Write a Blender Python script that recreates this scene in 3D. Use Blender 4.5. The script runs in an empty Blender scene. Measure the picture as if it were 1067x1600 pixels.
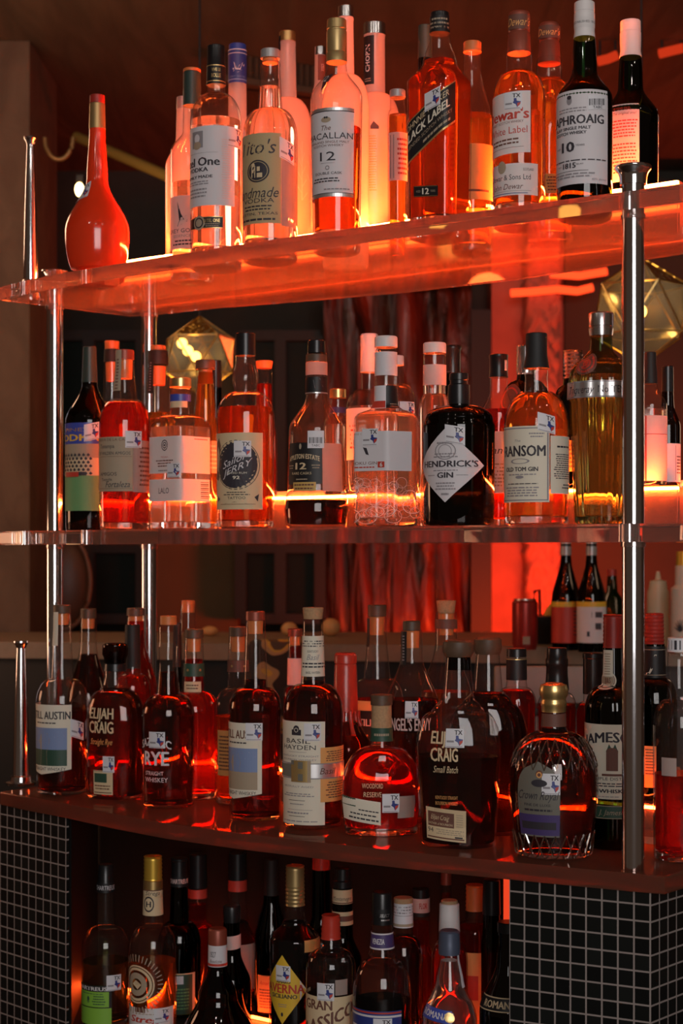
import bpy, bmesh, math, random
from mathutils import Vector, Matrix

# ------------------------------------------------------------------ camera, light, exposure
random.seed(7)
SC = bpy.context.scene
COL = SC.collection
F = 2600.0                     # focal length in pixels of the 1067 x 1600 frame
CXP, HY = 533.5, 864.0         # principal column, horizon row
HC = 1.42                      # camera height

cam_data = bpy.data.cameras.new('camera')
cam = bpy.data.objects.new('camera', cam_data)
COL.objects.link(cam)
cam.location = (0, 0, HC)
cam.rotation_euler = (math.pi / 2, 0, 0)
cam_data.sensor_fit = 'VERTICAL'
cam_data.sensor_height = 36.0
cam_data.sensor_width = 24.0
cam_data.lens = F / 1600.0 * 36.0
cam_data.shift_y = (HY - 800.0) / 1600.0
cam_data.clip_start = 0.05
SC.camera = cam
cam_data.dof.use_dof = True
cam_data.dof.focus_distance = 2.62
cam_data.dof.aperture_fstop = 6.0

SC.view_settings.view_transform = 'Standard'
SC.view_settings.look = 'None'
SC.view_settings.gamma = 1.0
SC.view_settings.use_curve_mapping = False
SC.view_settings.exposure = 0.18
cy = SC.cycles
cy.max_bounces = 24
cy.diffuse_bounces = 4
cy.glossy_bounces = 6
cy.transmission_bounces = 20
cy.transparent_max_bounces = 48
cy.sample_clamp_indirect = 6.0
cy.use_denoising = True

world = bpy.data.worlds.new('world')
SC.world = world
world.use_nodes = True
world.node_tree.nodes['Background'].inputs[0].default_value = (1.0, 0.62, 0.42, 1)
world.node_tree.nodes['Background'].inputs[1].default_value = 0.045


def lamp(name, kind, loc, power, color, size=0.1, size_y=None, target=None, spot=None):
    d = bpy.data.lights.new(name, kind)
    d.energy = power
    d.color = color
    if kind == 'AREA':
        d.shape = 'RECTANGLE'
        d.size = size
        d.size_y = size_y or size
    elif kind in ('POINT', 'SPOT'):
        d.shadow_soft_size = size
    if spot:
        d.spot_size = spot
        d.spot_blend = 0.6
    o = bpy.data.objects.new(name, d)
    COL.objects.link(o)
    o.location = loc
    if target is not None:
        o.rotation_euler = (Vector(target) - Vector(loc)).to_track_quat('-Z', 'Y').to_euler()
    return o


# area lamp added behind the camera, standing in for an assumed window
lamp('assumed_window_fill', 'AREA', (0.5, -2.6, HC + 0.75), 80, (1.0, 0.95, 0.93), 2.2, 2.2, (0.0, 2.7, HC))
# added red fills standing in for the neon glow, one hidden behind the counter
lamp('red_fill', 'AREA', (0.75, 5.75, HC - 0.42), 20, (1.0, 0.06, 0.010), 0.5, 0.15, (0.75, 6.6, HC + 0.25))
lamp('red_fill_side', 'POINT', (0.5, 5.7, HC + 0.9), 3.0, (1.0, 0.10, 0.02), 0.08)
# added warm fills that lift the far ceiling, walls and counter
lamp('warm_fill_left', 'POINT', (-1.2, 4.1, HC + 0.95), 12, (1.0, 0.55, 0.32), 0.2)
lamp('warm_fill_wall', 'POINT', (-1.75, 3.6, HC - 0.1), 10, (1.0, 0.5, 0.28), 0.2)
lamp('warm_fill_bar', 'POINT', (1.35, 3.7, HC + 0.35), 2.6, (1.0, 0.62, 0.38), 0.15)
lamp('warm_fill_middle', 'POINT', (-0.5, 5.0, HC + 0.5), 1.3, (1.0, 0.55, 0.25), 0.2)


# small unseen ceiling downlights, assumed and added for sparkles on the bottles
for i, (x, y) in enumerate(((-1.1, 1.3), (-0.35, 0.9), (0.55, 1.1), (1.25, 1.5))):
    lamp('assumed_downlight', 'POINT', (x, y, HC + 1.5), 2.6, (1.0, 0.86, 0.74), 0.022)


# ------------------------------------------------------------------ helpers: pixels, tags, meshes
def tx(px):
    return (px - CXP) / F


def P3(px, py, Y):
    return Vector(((px - CXP) / F * Y, Y, HC + (HY - py) / F * Y))


NV = Vector((0.6, 0.8))        # shelf depth direction in plan
UV_ = Vector((0.8, -0.6))      # shelf length direction in plan


def at_n(px, N):
    """plan point on the ray of pixel column px whose depth coordinate n.p is N"""
    t = tx(px)
    Y = N / (0.6 * t + 0.8)
    return Vector((t * Y, Y))


def tag(o, label=None, cat=None, group=None, kind=None):
    if label: o['label'] = label
    if cat: o['category'] = cat
    if group: o['group'] = group
    if kind: o['kind'] = kind
    return o


def empty(name, loc, rz=0.0):
    o = bpy.data.objects.new(name, None)
    COL.objects.link(o)
    o.empty_display_size = 0.02
    o.location = loc
    o.rotation_euler = (0, 0, rz)
    return o


def link(name, me, parent=None):
    o = bpy.data.objects.new(name, me)
    COL.objects.link(o)
    if parent is not None:
        o.parent = parent
    return o


def mesh_obj(name, verts, faces, mats, parent=None, smooth=True, fmat=None, uvs=None):
    me = bpy.data.meshes.new(name)
    me.from_pydata([tuple(v) for v in verts], [], faces)
    if not isinstance(mats, (list, tuple)):
        mats = [mats]
    for m in mats:
        me.materials.append(m)
    if fmat:
        me.polygons.foreach_set('material_index', fmat)
    if smooth is True:
        me.polygons.foreach_set('use_smooth', [True] * len(me.polygons))
    if uvs:
        uvl = me.uv_layers.new(name='uv')
        for p in me.polygons:
            for li in p.loop_indices:
                uvl.data[li].uv = uvs[me.loops[li].vertex_index]
    me.update()
    return link(name, me, parent)


def bm_obj(name, bm, mat, parent=None, smooth_angle=None):
    me = bpy.data.meshes.new(name)
    bmesh.ops.recalc_face_normals(bm, faces=bm.faces[:])
    bm.to_mesh(me)
    bm.free()
    for m in (mat if isinstance(mat, (list, tuple)) else [mat]):
        me.materials.append(m)
    if smooth_angle is not None:
        me.polygons.foreach_set('use_smooth', [True] * len(me.polygons))
        me.set_sharp_from_angle(angle=math.radians(smooth_angle))
    return link(name, me, parent)


def add_box(bm, c, s, rz=0.0, mi=0):
    """box with centre c and full size s turned by rz about z"""
    M = Matrix.Translation(c) @ Matrix.Rotation(rz, 4, 'Z') @ Matrix.Diagonal((s[0], s[1], s[2], 1))
    r = bmesh.ops.create_cube(bm, size=1.0, matrix=M)
    for v in r['verts']:
        for f in v.link_faces:
            f.material_index = mi


def bevel_box(name, c, s, mat, parent=None, rz=0.0, bev=0.004):
    bm = bmesh.new()
    add_box(bm, c, s, rz)
    bmesh.ops.bevel(bm, geom=bm.edges[:], offset=bev, segments=2, affect='EDGES', profile=0.5)
    return bm_obj(name, bm, mat, parent, 40)


def prism(bm, pts, z0, z1, mi=0):
    """vertical prism over a plan polygon"""
    b = [bm.verts.new((p[0], p[1], z0)) for p in pts]
    t = [bm.verts.new((p[0], p[1], z1)) for p in pts]
    n = len(pts)
    fs = [bm.faces.new(b[::-1]), bm.faces.new(t)]
    for i in range(n):
        fs.append(bm.faces.new((b[i], b[(i + 1) % n], t[(i + 1) % n], t[i])))
    for f in fs:
        f.material_index = mi
    return fs


def tube(bm, pts, r, seg=10):
    """round bar along a polyline"""
    rings = []
    pts = [Vector(p) for p in pts]
    for i, p in enumerate(pts):
        d = (pts[min(i + 1, len(pts) - 1)] - pts[max(i - 1, 0)]).normalized()
        a = d.orthogonal().normalized() if abs(d.z) > 0.95 else d.cross(Vector((0, 0, 1))).normalized()
        b = d.cross(a)
        rr = r[i] if isinstance(r, (list, tuple)) else r
        rings.append([bm.verts.new(p + (a * math.cos(t) + b * math.sin(t)) * rr)
                      for t in [2 * math.pi * k / seg for k in range(seg)]])
    for A, B in zip(rings, rings[1:]):
        for k in range(seg):
            bm.faces.new((A[k], A[(k + 1) % seg], B[(k + 1) % seg], B[k]))
    bm.faces.new(rings[0][::-1])
    bm.faces.new(rings[-1])


def lathe(name, prof, mat, parent=None, seg=40, sharp=35, loc=None):
    """prof: [(z, r)] from the bottom up, closed with caps"""
    verts, faces = [], []
    for z, r in prof:
        for k in range(seg):
            a = 2 * math.pi * k / seg
            verts.append((r * math.cos(a), r * math.sin(a), z))
    n = len(prof)
    for i in range(n - 1):
        for k in range(seg):
            faces.append((i * seg + k, i * seg + (k + 1) % seg, (i + 1) * seg + (k + 1) % seg, (i + 1) * seg + k))
    faces.append(tuple(range(seg))[::-1])
    faces.append(tuple((n - 1) * seg + k for k in range(seg)))
    o = mesh_obj(name, verts, faces, mat, parent)
    o.data.set_sharp_from_angle(angle=math.radians(sharp))
    if loc is not None:
        o.location = loc
    return o


# ------------------------------------------------------------------ materials
MAT = {}


def nodes_of(name):
    m = bpy.data.materials.new(name)
    m.use_nodes = True
    nt = m.node_tree
    nt.nodes.clear()
    out = nt.nodes.new('ShaderNodeOutputMaterial')
    return m, nt, out


def pbr(name, col, rough=0.5, metal=0.0, spec=0.5, noise=0.0, nscale=80.0, bump=0.0, coat=0.0, transl=0.0):
    if name in MAT:
        return MAT[name]
    m, nt, out = nodes_of(name)
    b = nt.nodes.new('ShaderNodeBsdfPrincipled')
    b.inputs['Base Color'].default_value = (*col, 1)
    b.inputs['Roughness'].default_value = rough
    b.inputs['Metallic'].default_value = metal
    b.inputs['Specular IOR Level'].default_value = spec
    b.inputs['Coat Weight'].default_value = coat
    if noise or bump:
        tc = nt.nodes.new('ShaderNodeTexCoord')
        nz = nt.nodes.new('ShaderNodeTexNoise')
        nz.inputs['Scale'].default_value = nscale
        nz.inputs['Detail'].default_value = 5
        nt.links.new(tc.outputs['Object'], nz.inputs['Vector'])
        if noise:
            r = nt.nodes.new('ShaderNodeMixRGB')
            r.inputs[1].default_value = (*[c * (1 - noise) for c in col], 1)
            r.inputs[2].default_value = (*[min(1, c * (1 + noise)) for c in col], 1)
            nt.links.new(nz.outputs['Fac'], r.inputs[0])
            nt.links.new(r.outputs[0], b.inputs['Base Color'])
        if bump:
            bp = nt.nodes.new('ShaderNodeBump')
            bp.inputs['Strength'].default_value = bump
            bp.inputs['Distance'].default_value = 0.002
            nt.links.new(nz.outputs['Fac'], bp.inputs['Height'])
            nt.links.new(bp.outputs[0], b.inputs['Normal'])
    if transl:
        t = nt.nodes.new('ShaderNodeBsdfTranslucent')
        t.inputs[0].default_value = (*col, 1)
        mx = nt.nodes.new('ShaderNodeMixShader')
        mx.inputs[0].default_value = transl
        nt.links.new(b.outputs[0], mx.inputs[1])
        nt.links.new(t.outputs[0], mx.inputs[2])
        nt.links.new(mx.outputs[0], out.inputs[0])
    else:
        nt.links.new(b.outputs[0], out.inputs[0])
    MAT[name] = m
    return m


def emit(name, col, strength):
    if name in MAT:
        return MAT[name]
    m, nt, out = nodes_of(name)
    e = nt.nodes.new('ShaderNodeEmission')
    e.inputs[0].default_value = (*col, 1)
    e.inputs[1].default_value = strength
    nt.links.new(e.outputs[0], out.inputs[0])
    MAT[name] = m
    return m


def schlick(nt, f0, blend=0.5):
    lw = nt.nodes.new('ShaderNodeLayerWeight')
    lw.inputs[0].default_value = blend
    pw = nt.nodes.new('ShaderNodeMath')
    pw.operation = 'POWER'
    pw.inputs[1].default_value = 5
    nt.links.new(lw.outputs['Facing'], pw.inputs[0])
    ma = nt.nodes.new('ShaderNodeMath')
    ma.operation = 'MULTIPLY_ADD'
    ma.inputs[1].default_value = 1 - f0
    ma.inputs[2].default_value = f0
    nt.links.new(pw.outputs[0], ma.inputs[0])
    return ma, lw


def thin_glass(name, col, edge=0.55, haze=0.0, f0=0.05, rough=0.03):
    """wall of a bottle: lets the light straight through, mirrors like glass, thicker and darker seen edge-on"""
    if name in MAT:
        return MAT[name]
    m, nt, out = nodes_of(name)
    ma, lw = schlick(nt, f0)
    p2 = nt.nodes.new('ShaderNodeMath')
    p2.operation = 'POWER'
    p2.inputs[1].default_value = 3
    nt.links.new(lw.outputs['Facing'], p2.inputs[0])
    cm = nt.nodes.new('ShaderNodeMixRGB')
    cm.inputs[1].default_value = (*col, 1)
    cm.inputs[2].default_value = (*[c * edge for c in col], 1)
    nt.links.new(p2.outputs[0], cm.inputs[0])
    t = nt.nodes.new('ShaderNodeBsdfTransparent')
    nt.links.new(cm.outputs[0], t.inputs[0])
    g = nt.nodes.new('ShaderNodeBsdfGlossy')
    g.inputs['Roughness'].default_value = rough
    src = t
    if haze:
        d = nt.nodes.new('ShaderNodeBsdfTranslucent')
        d.inputs[0].default_value = (0.95, 0.9, 0.88, 1)
        d2 = nt.nodes.new('ShaderNodeBsdfDiffuse')
        d2.inputs[0].default_value = (0.95, 0.9, 0.88, 1)
        mm = nt.nodes.new('ShaderNodeMixShader')
        mm.inputs[0].default_value = 0.3
        nt.links.new(d.outputs[0], mm.inputs[1])
        nt.links.new(d2.outputs[0], mm.inputs[2])
        h = nt.nodes.new('ShaderNodeMixShader')
        h.inputs[0].default_value = haze
        nt.links.new(t.outputs[0], h.inputs[1])
        nt.links.new(mm.outputs[0], h.inputs[2])
        src = h
    mx = nt.nodes.new('ShaderNodeMixShader')
    nt.links.new(ma.outputs[0], mx.inputs[0])
    nt.links.new(src.outputs[0], mx.inputs[1])
    nt.links.new(g.outputs[0], mx.inputs[2])
    nt.links.new(mx.outputs[0], out.inputs[0])
    MAT[name] = m
    return m


def liquid(name, col, ior=1.35, haze=0.0):
    if name in MAT:
        return MAT[name]
    m, nt, out = nodes_of(name)
    g = nt.nodes.new('ShaderNodeBsdfGlass')
    g.inputs['Color'].default_value = (*col, 1)
    g.inputs['IOR'].default_value = ior
    g.inputs['Roughness'].default_value = 0.0
    sh = g
    if haze:
        d = nt.nodes.new('ShaderNodeBsdfTranslucent')
        d.inputs[0].default_value = (*col, 1)
        mx = nt.nodes.new('ShaderNodeMixShader')
        mx.inputs[0].default_value = haze
        nt.links.new(g.outputs[0], mx.inputs[1])
        nt.links.new(d.outputs[0], mx.inputs[2])
        sh = mx
    nt.links.new(sh.outputs[0], out.inputs[0])
    MAT[name] = m
    return m


GL = {
    'clear': thin_glass('clear glass', (0.97, 0.96, 0.95), haze=0.010),
    'green': thin_glass('bottle green glass', (0.10, 0.24, 0.10), 0.4),
    'dgreen': thin_glass('dark green glass', (0.035, 0.09, 0.04), 0.4),
    'black': thin_glass('black glass', (0.012, 0.011, 0.011), 0.5),
    'brown': thin_glass('brown glass', (0.16, 0.06, 0.02), 0.4),
    'frost': thin_glass('frosted glass', (0.97, 0.93, 0.92), 0.7, haze=0.72, rough=0.25),
    'olive': thin_glass('pale olive glass', (0.42, 0.52, 0.30), 0.5),
}
M_BASE = liquid('thick glass base', (0.97, 0.96, 0.95), 1.46)
LQ = {
    'clear': liquid('clear spirit', (0.98, 0.97, 0.96), haze=0.10),
    'amber': liquid('amber whisky', (0.80, 0.36, 0.10), haze=0.13),
    'gold': liquid('golden spirit', (0.92, 0.62, 0.24), haze=0.14),
    'bourbon': liquid('bourbon', (0.45, 0.15, 0.045), haze=0.02),
    'dark': liquid('dark amaro', (0.16, 0.045, 0.02)),
    'red': liquid('red aperitif and red lit spirit', (0.85, 0.16, 0.06), haze=0.14),  # whiskeys lit red by the strips use it too, glow in colour
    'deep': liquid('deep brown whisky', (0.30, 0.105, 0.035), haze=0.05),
    'green': liquid('green herbal liqueur', (0.45, 0.50, 0.12), haze=0.08),
}


def C(name):
    return {
        'white': pbr('white paper', (0.80, 0.77, 0.76), 0.6, transl=0.12),
        'lilac': pbr('pale lilac paper', (0.72, 0.69, 0.72), 0.6),
        'cream': pbr('cream paper', (0.80, 0.74, 0.60), 0.65),
        'tan': pbr('tan kraft paper', (0.50, 0.38, 0.20), 0.7, noise=0.12, nscale=900),
        'khaki': pbr('grey brown paper', (0.42, 0.33, 0.23), 0.7),
        'ochre': pbr('ochre paper', (0.66, 0.42, 0.12), 0.6),
        'buff': pbr('buff paper', (0.72, 0.56, 0.34), 0.6),
        'orangepaper': pbr('orange paper', (0.80, 0.38, 0.12), 0.65),
        'black': pbr('black print', (0.012, 0.011, 0.012), 0.5),
        'ink': pbr('dark ink', (0.035, 0.03, 0.04), 0.6),
        'grey': pbr('grey ink', (0.30, 0.28, 0.30), 0.6),
        'red': pbr('red ink', (0.55, 0.05, 0.03), 0.5),
        'blue': pbr('navy ink', (0.03, 0.05, 0.24), 0.4),
        'royal': pbr('royal blue foil', (0.05, 0.08, 0.42), 0.35),
        'green': pbr('leaf green print', (0.24, 0.50, 0.05), 0.55),
        'dkgreen': pbr('dark green print', (0.03, 0.08, 0.05), 0.5),
        'sage': pbr('sage green print', (0.16, 0.36, 0.14), 0.6),
        'gold': pbr('gold foil', (0.85, 0.60, 0.25), 0.35, 0.8),
        'yellow': pbr('yellow print', (0.80, 0.50, 0.04), 0.5),
        'purple': pbr('purple print', (0.07, 0.045, 0.16), 0.5),
        'slate': pbr('grey green paper', (0.17, 0.16, 0.13), 0.6),
        'silver': pbr('silver foil', (0.75, 0.74, 0.74), 0.35, 0.85),
        'brown': pbr('brown print', (0.16, 0.06, 0.04), 0.6),
        'clearlabel': pbr('sticker white', (0.74, 0.74, 0.78), 0.5),
        'skyblue': pbr('sky blue print', (0.22, 0.30, 0.52), 0.6),
        'pink': pbr('pink and red lit paper', (0.82, 0.62, 0.58), 0.6, transl=0.15),  # back-row labels carry the red strip light in this colour
        'backlabel': pbr('back label seen through glass', (0.50, 0.40, 0.36), 0.7, transl=0.2),
    }[name]


CAPM = {
    'black': pbr('black cap plastic', (0.012, 0.012, 0.013), 0.3),
    'matte_black': pbr('matte black capsule', (0.014, 0.013, 0.013), 0.6),
    'grey': pbr('grey cap', (0.45, 0.43, 0.43), 0.35, 0.4),
    'white': pbr('white cap', (0.78, 0.74, 0.73), 0.45),
    'gold': pbr('gold cap', (0.80, 0.55, 0.22), 0.3, 0.9),
    'brass': pbr('old gold cap', (0.50, 0.35, 0.15), 0.4, 0.7),
    'silver': pbr('silver cap', (0.80, 0.79, 0.80), 0.22, 1.0),
    'blue': pbr('blue foil cap', (0.035, 0.07, 0.36), 0.35),
    'red': pbr('red capsule', (0.38, 0.03, 0.02), 0.4),
    'redbrown': pbr('red brown foil', (0.32, 0.07, 0.04), 0.4, 0.3),
    'wax': pbr('red sealing wax', (0.55, 0.045, 0.025), 0.28, noise=0.1, nscale=60, bump=0.3),
    'orange': pbr('orange cap', (0.75, 0.22, 0.06), 0.45),  # corks lit by the strips use it too
    'cork': pbr('cork', (0.48, 0.29, 0.15), 0.8, noise=0.35, nscale=250, bump=0.4),
    'wood': pbr('dark wood stopper', (0.11, 0.06, 0.035), 0.5, noise=0.3, nscale=90),
    'darkgreen': pbr('dark green foil', (0.035, 0.06, 0.05), 0.4),
    'steelblue': pbr('blue grey cap', (0.10, 0.12, 0.18), 0.4, 0.3),
    'yellowgold': pbr('yellow gold cap', (0.72, 0.45, 0.06), 0.35, 0.6),
    'orangeglass': pbr('glossy orange coating', (0.80, 0.045, 0.010), 0.14, coat=0.4),
    'glass': GL['clear'],
}
# ------------------------------------------------------------------ bottle builder
SHELF_Z = {'top': HC + 0.513, 'mid': HC + 0.0415, 'low': HC - 0.455, 'cab': HC - 0.87}
RISER_H = 0.063
RISER_N = 2.366
_font_cache = {}


def text_mesh(s):
    """filled outline of a string: (verts, faces, width, cap height) with the built-in font"""
    if s in _font_cache:
        return _font_cache[s]
    cu = bpy.data.curves.new('lettering', 'FONT')
    cu.body = s
    cu.size = 1.0
    cu.resolution_u = 2
    ob = bpy.data.objects.new('lettering', cu)
    me = bpy.data.meshes.new_from_object(ob)
    V = [v.co.copy() for v in me.vertices]
    Fc = [tuple(p.vertices) for p in me.polygons]
    bpy.data.objects.remove(ob)
    bpy.data.curves.remove(cu)
    bpy.data.meshes.remove(me)
    if not V:
        V = [Vector((0, 0, 0))]
    x0 = min(v.x for v in V)
    w = max(v.x for v in V) - x0
    V = [(v.x - x0, v.y) for v in V]
    _font_cache[s] = (V, Fc, max(w, 1e-3), 0.70)
    return _font_cache[s]


class Shape:
    """cross-section of a bottle: polar radius by angle; 0 faces the camera, negative is left in the photo"""

    def __init__(self, kind='round', asp=1.0, rot=0.0, e=7.0, n=6):
        self.kind, self.asp, self.rot, self.e, self.n = kind, asp, math.radians(rot), e, n
        self.s = 1.0
        m = max(abs(self.raw(a) * math.sin(a)) for a in [math.pi * 2 * i / 360 for i in range(360)])
        self.s = 1.0 / m

    def raw(self, phi):
        a = phi - self.rot
        x, y = math.sin(a), -math.cos(a)
        if self.kind == 'round':
            return 1.0 / math.hypot(x, y / self.asp)
        if self.kind == 'square':
            return (abs(x) ** self.e + abs(y / self.asp) ** self.e) ** (-1 / self.e)
        if self.kind == 'poly':
            p = 2 * math.pi / self.n
            t = (a % p) - p / 2
            return min(math.cos(p / 2) / math.cos(t), 0.985)
        if self.kind == 'flute':
            return 1.0 + 0.032 * math.cos(self.n * a)
        return 1.0

    def rho(self, phi, k):
        if self.kind == 'round' and self.asp == 1.0:
            return 1.0
        return 1.0 + k * (self.raw(phi) * self.s - 1.0)


def expand(spec, yb):
    """profile tokens -> [(y, r)] from the top down; ('r'|'s'|'l', y, r) curve from the point before; 'b' is the base row"""
    out = []
    for t in spec:
        if isinstance(t[0], str):
            k, y1, r1 = t
            y1 = yb if y1 == 'b' else y1
            y0, r0 = out[-1]
            n = {'r': 9, 's': 10, 'q': 9, 'l': 1}[k]
            for i in range(1, n + 1):
                u = i / n
                if k == 'r':
                    a = u * math.pi / 2
                    out.append((y0 + (y1 - y0) * (1 - math.cos(a)), r0 + (r1 - r0) * math.sin(a)))
                elif k == 'q':
                    a = u * math.pi / 2
                    out.append((y0 + (y1 - y0) * math.sin(a), r0 + (r1 - r0) * (1 - math.cos(a))))
                elif k == 's':
                    out.append((y0 + (y1 - y0) * u, r0 + (r1 - r0) * (u * u * (3 - 2 * u))))
                else:
                    out.append((y1, r1))
        else:
            y, r = t
            out.append((yb if y == 'b' else y, r))
    return out


class Bottle:
    def __init__(self, name, label, shelf, cx, N, body, group=None, cat='bottle', glass='clear', shape=None,
                 fill=None, liq='clear', base_r=0.35, seg=48, riser=None, rz=0.0, wall=0.0022):
        p = at_n(cx, N)
        self.Y = p.y
        self.m = self.Y / F                         # metres per pixel at this depth
        self.cx = cx
        z = SHELF_Z[shelf]
        on_riser = (N > 2.38) if riser is None else riser
        if on_riser and shelf != 'cab':
            z += RISER_H
        self.zb = z + 0.0006
        self.yb = HY - (self.zb - HC) / self.m      # row of the base
        self.root = empty(name, (p.x, p.y, self.zb), math.atan2(-p.x, p.y))
        tag(self.root, label, cat, group)
        self.shape = shape or Shape()
        pr = expand(body, self.yb)
        self.prof = [(self.Z(y), r * self.m) for y, r in pr]
        rmax = max(r for _, r in self.prof)
        rmin = self.prof[0][1]
        self.rn, self.rx = rmin, rmax
        # rounded heel
        zb, rb = self.prof[-1]
        hr = min(0.006, rb * 0.3)
        heel = [(hr, rb), (hr * 0.4, rb - hr * 0.18), (0.0, rb - hr * 0.75)]
        pts = [q for q in self.prof if q[0] > hr] + heel
        self.prof = pts
        self.cut = None
        self.body = self.loft('glass_body', pts, GL[glass] if isinstance(glass, str) else glass, seg)
        if fill is not None:
            fz = self.Z(fill)
            thick = 0.0125 if glass in ('clear', 'olive') and self.rx > 0.02 and liq not in ('deep', 'dark', 'bourbon') else 0.006
            if thick > 0.01:                        # the heavy clear foot of the bottle
                rf = self.R(0.008)
                self.loft('glass_base', [(thick - 0.0004, rf - 0.0012), (0.006, rf - 0.0010), (0.0022, rf - 0.0022), (0.0012, rf - 0.005)], M_BASE, seg)
            inner = [(fz, max(0.002, self.R(fz) - wall))] + [(zz, max(0.002, r - wall)) for zz, r in pts if thick + 0.002 < zz < fz - 1e-4]
            inner += [(thick + 0.002, max(0.002, self.R(0.008) - wall - 0.001)), (thick, max(0.002, self.R(0.008) - wall - 0.004))]
            self.loft('liquid', inner, LQ[liq], seg)

    def Z(self, y):
        return (HY - y) * self.m + HC - self.zb

    def R(self, z):
        pr = self.prof
        if z >= pr[0][0]:
            return pr[0][1]
        for (z1, r1), (z0, r0) in zip(pr, pr[1:]):
            if z0 <= z <= z1:
                return r0 + (r1 - r0) * ((z - z0) / (z1 - z0) if z1 > z0 else 0)
        return pr[-1][1]

    def K(self, r):
        lo = self.rn * 1.15
        if self.rx <= lo:
            return 0.0
        return max(0.0, min(1.0, (r - lo) / (self.rx * 0.92 - lo)))

    def loft(self, name, pts, mat, seg=48, parent=None, shaped=True):
        """pts from the top down"""
        V, Fc = [], []
        pts = pts[::-1]
        for z, r in pts:
            k = self.K(r) if shaped else 0
            for i in range(seg):
                a = 2 * math.pi * i / seg
                q = r * self.shape.rho(a, k)
                V.append((q * math.sin(a), -q * math.cos(a), z))
        n = len(pts)
        for i in range(n - 1):
            for j in range(seg):
                Fc.append((i * seg + j, i * seg + (j + 1) % seg, (i + 1) * seg + (j + 1) % seg, (i + 1) * seg + j))
        Fc.append(tuple(range(seg))[::-1])
        Fc.append(tuple((n - 1) * seg + j for j in range(seg)))
        o = mesh_obj(name, V, Fc, mat, parent or self.root)
        o.data.set_sharp_from_angle(angle=math.radians(38))
        return o

    def cap(self, name, mat, spec, seg=32, parent=None, ribs=0):
        pr = expand(spec, self.yb)
        pts = [(self.Z(y), r * self.m) for y, r in pr]
        if ribs:                                    # turned grooves of a screw cap
            z1, z0 = pts[0][0], pts[-1][0]
            q = []
            n = ribs * 2
            for i in range(n + 1):
                z = z1 + (z0 - z1) * i / n
                r = pts[0][1] + (pts[-1][1] - pts[0][1]) * i / n
                q.append((z, r * (1.0 if i % 2 == 0 else 0.93)))
            pts = q
        z1, r1 = pts[0]
        e = min(0.0012, r1 * 0.2)
        pts = [(z1, r1 - e), (z1 - e, r1)] + [p for p in pts[1:] if p[0] < z1 - e]
        return self.loft(name, pts, CAPM[mat] if isinstance(mat, str) else mat, seg, parent, shaped=False)

    def plug(self, y0, y1, r, mat='orange'):
        """the part of the stopper seen inside the neck"""
        return self.cap('cork_plug', mat, [(y0, r), (y1, r * 0.92)], 24)  # orange instead of cork brown: strip glow put into the colour

    def phi(self, v, z):
        if isinstance(v, tuple):
            return math.radians(v[1])
        r = self.R(z)
        k = self.K(r)
        target = (v - self.cx) * self.m
        lo, hi = -math.pi / 2, math.pi / 2
        best, bd = 0, 9
        for i in range(181):
            a = lo + (hi - lo) * i / 180
            d = abs(r * self.shape.rho(a, k) * math.sin(a) - target)
            if d < bd:
                best, bd = a, d
        return best

    def surf(self, phi, z, off):
        r = self.R(z)
        q = r * self.shape.rho(phi, self.K(r)) + off
        return Vector((q * math.sin(phi), -q * math.cos(phi), z))

    def label(self, name, mat, L, Rr, y0, y1, art=(), parent=None, desc=None, off=0.0005, corner=0.0, taper=0.0, diamond=False, vtip=0.0, arch=False, skew=0.0):
        """wrapped paper: L and Rr are photo columns or ('a', degrees); rows y0..y1; art is printed on it"""
        z1, z0 = self.Z(y0), max(self.Z(y1), 0.008)
        zm = (z0 + z1) / 2
        a0, a1 = self.phi(L, zm), self.phi(Rr, zm)
        n = 120
        r = self.R(zm)
        k = self.K(r)
        tab = [0.0]
        pa = None
        for i in range(n + 1):
            a = a0 + (a1 - a0) * i / n
            q = r * self.shape.rho(a, k)
            c = (q * math.sin(a), -q * math.cos(a))
            if pa:
                tab.append(tab[-1] + math.hypot(c[0] - pa[0], c[1] - pa[1]))
            pa = c
        W, H = tab[-1], z1 - z0

        def ang(s):
            if s <= 0: return a0 + s / max(W, 1e-6) * (a1 - a0)
            if s >= W: return a1 + (s - W) / max(W, 1e-6) * (a1 - a0)
            lo, hi = 0, n
            while hi - lo > 1:
                m = (lo + hi) // 2
                if tab[m] <= s: lo = m
                else: hi = m
            d = tab[hi] - tab[lo]
            return a0 + (a1 - a0) * (lo + ((s - tab[lo]) / d if d > 0 else 0)) / n

        def pt(u, w, o):
            """u across 0..1, w down 0..1"""
            zz = z1 - w * H + skew * H * (u - 0.5)
            return self.surf(ang(u * W), zz, o)

        V, Fc = [], []
        nx, ny = (30 if abs(a1 - a0) > 0.5 else 14), 10
        for j in range(ny + 1):
            w = j / ny
            for i in range(nx + 1):
                u = i / nx
                uu, ww = u, w
                if diamond:
                    half = 0.5 - abs(w - 0.5)
                    uu = 0.5 + (u - 0.5) * 2 * max(half, 0.004)
                if vtip and j == ny:
                    ww = 1.0 - vtip * abs(u - 0.5) * 2
                if arch:
                    t = min(1.0, w / 0.35)
                    hw = math.sqrt(max(0.0, 1 - (1 - t) ** 2))
                    uu = 0.5 + (u - 0.5) * max(hw, 0.02)
                V.append(pt(uu, ww, off))
        for j in range(ny):
            for i in range(nx):
                b = j * (nx + 1) + i
                Fc.append((b, b + nx + 1, b + nx + 2, b + 1))
        base = parent or self.root
        o = mesh_obj(name, V, Fc, C(mat) if isinstance(mat, str) else mat, base)
        if desc: o['label'] = desc
        if art:
            self.print_(art, pt, W, H, o, off)
        return o

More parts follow.
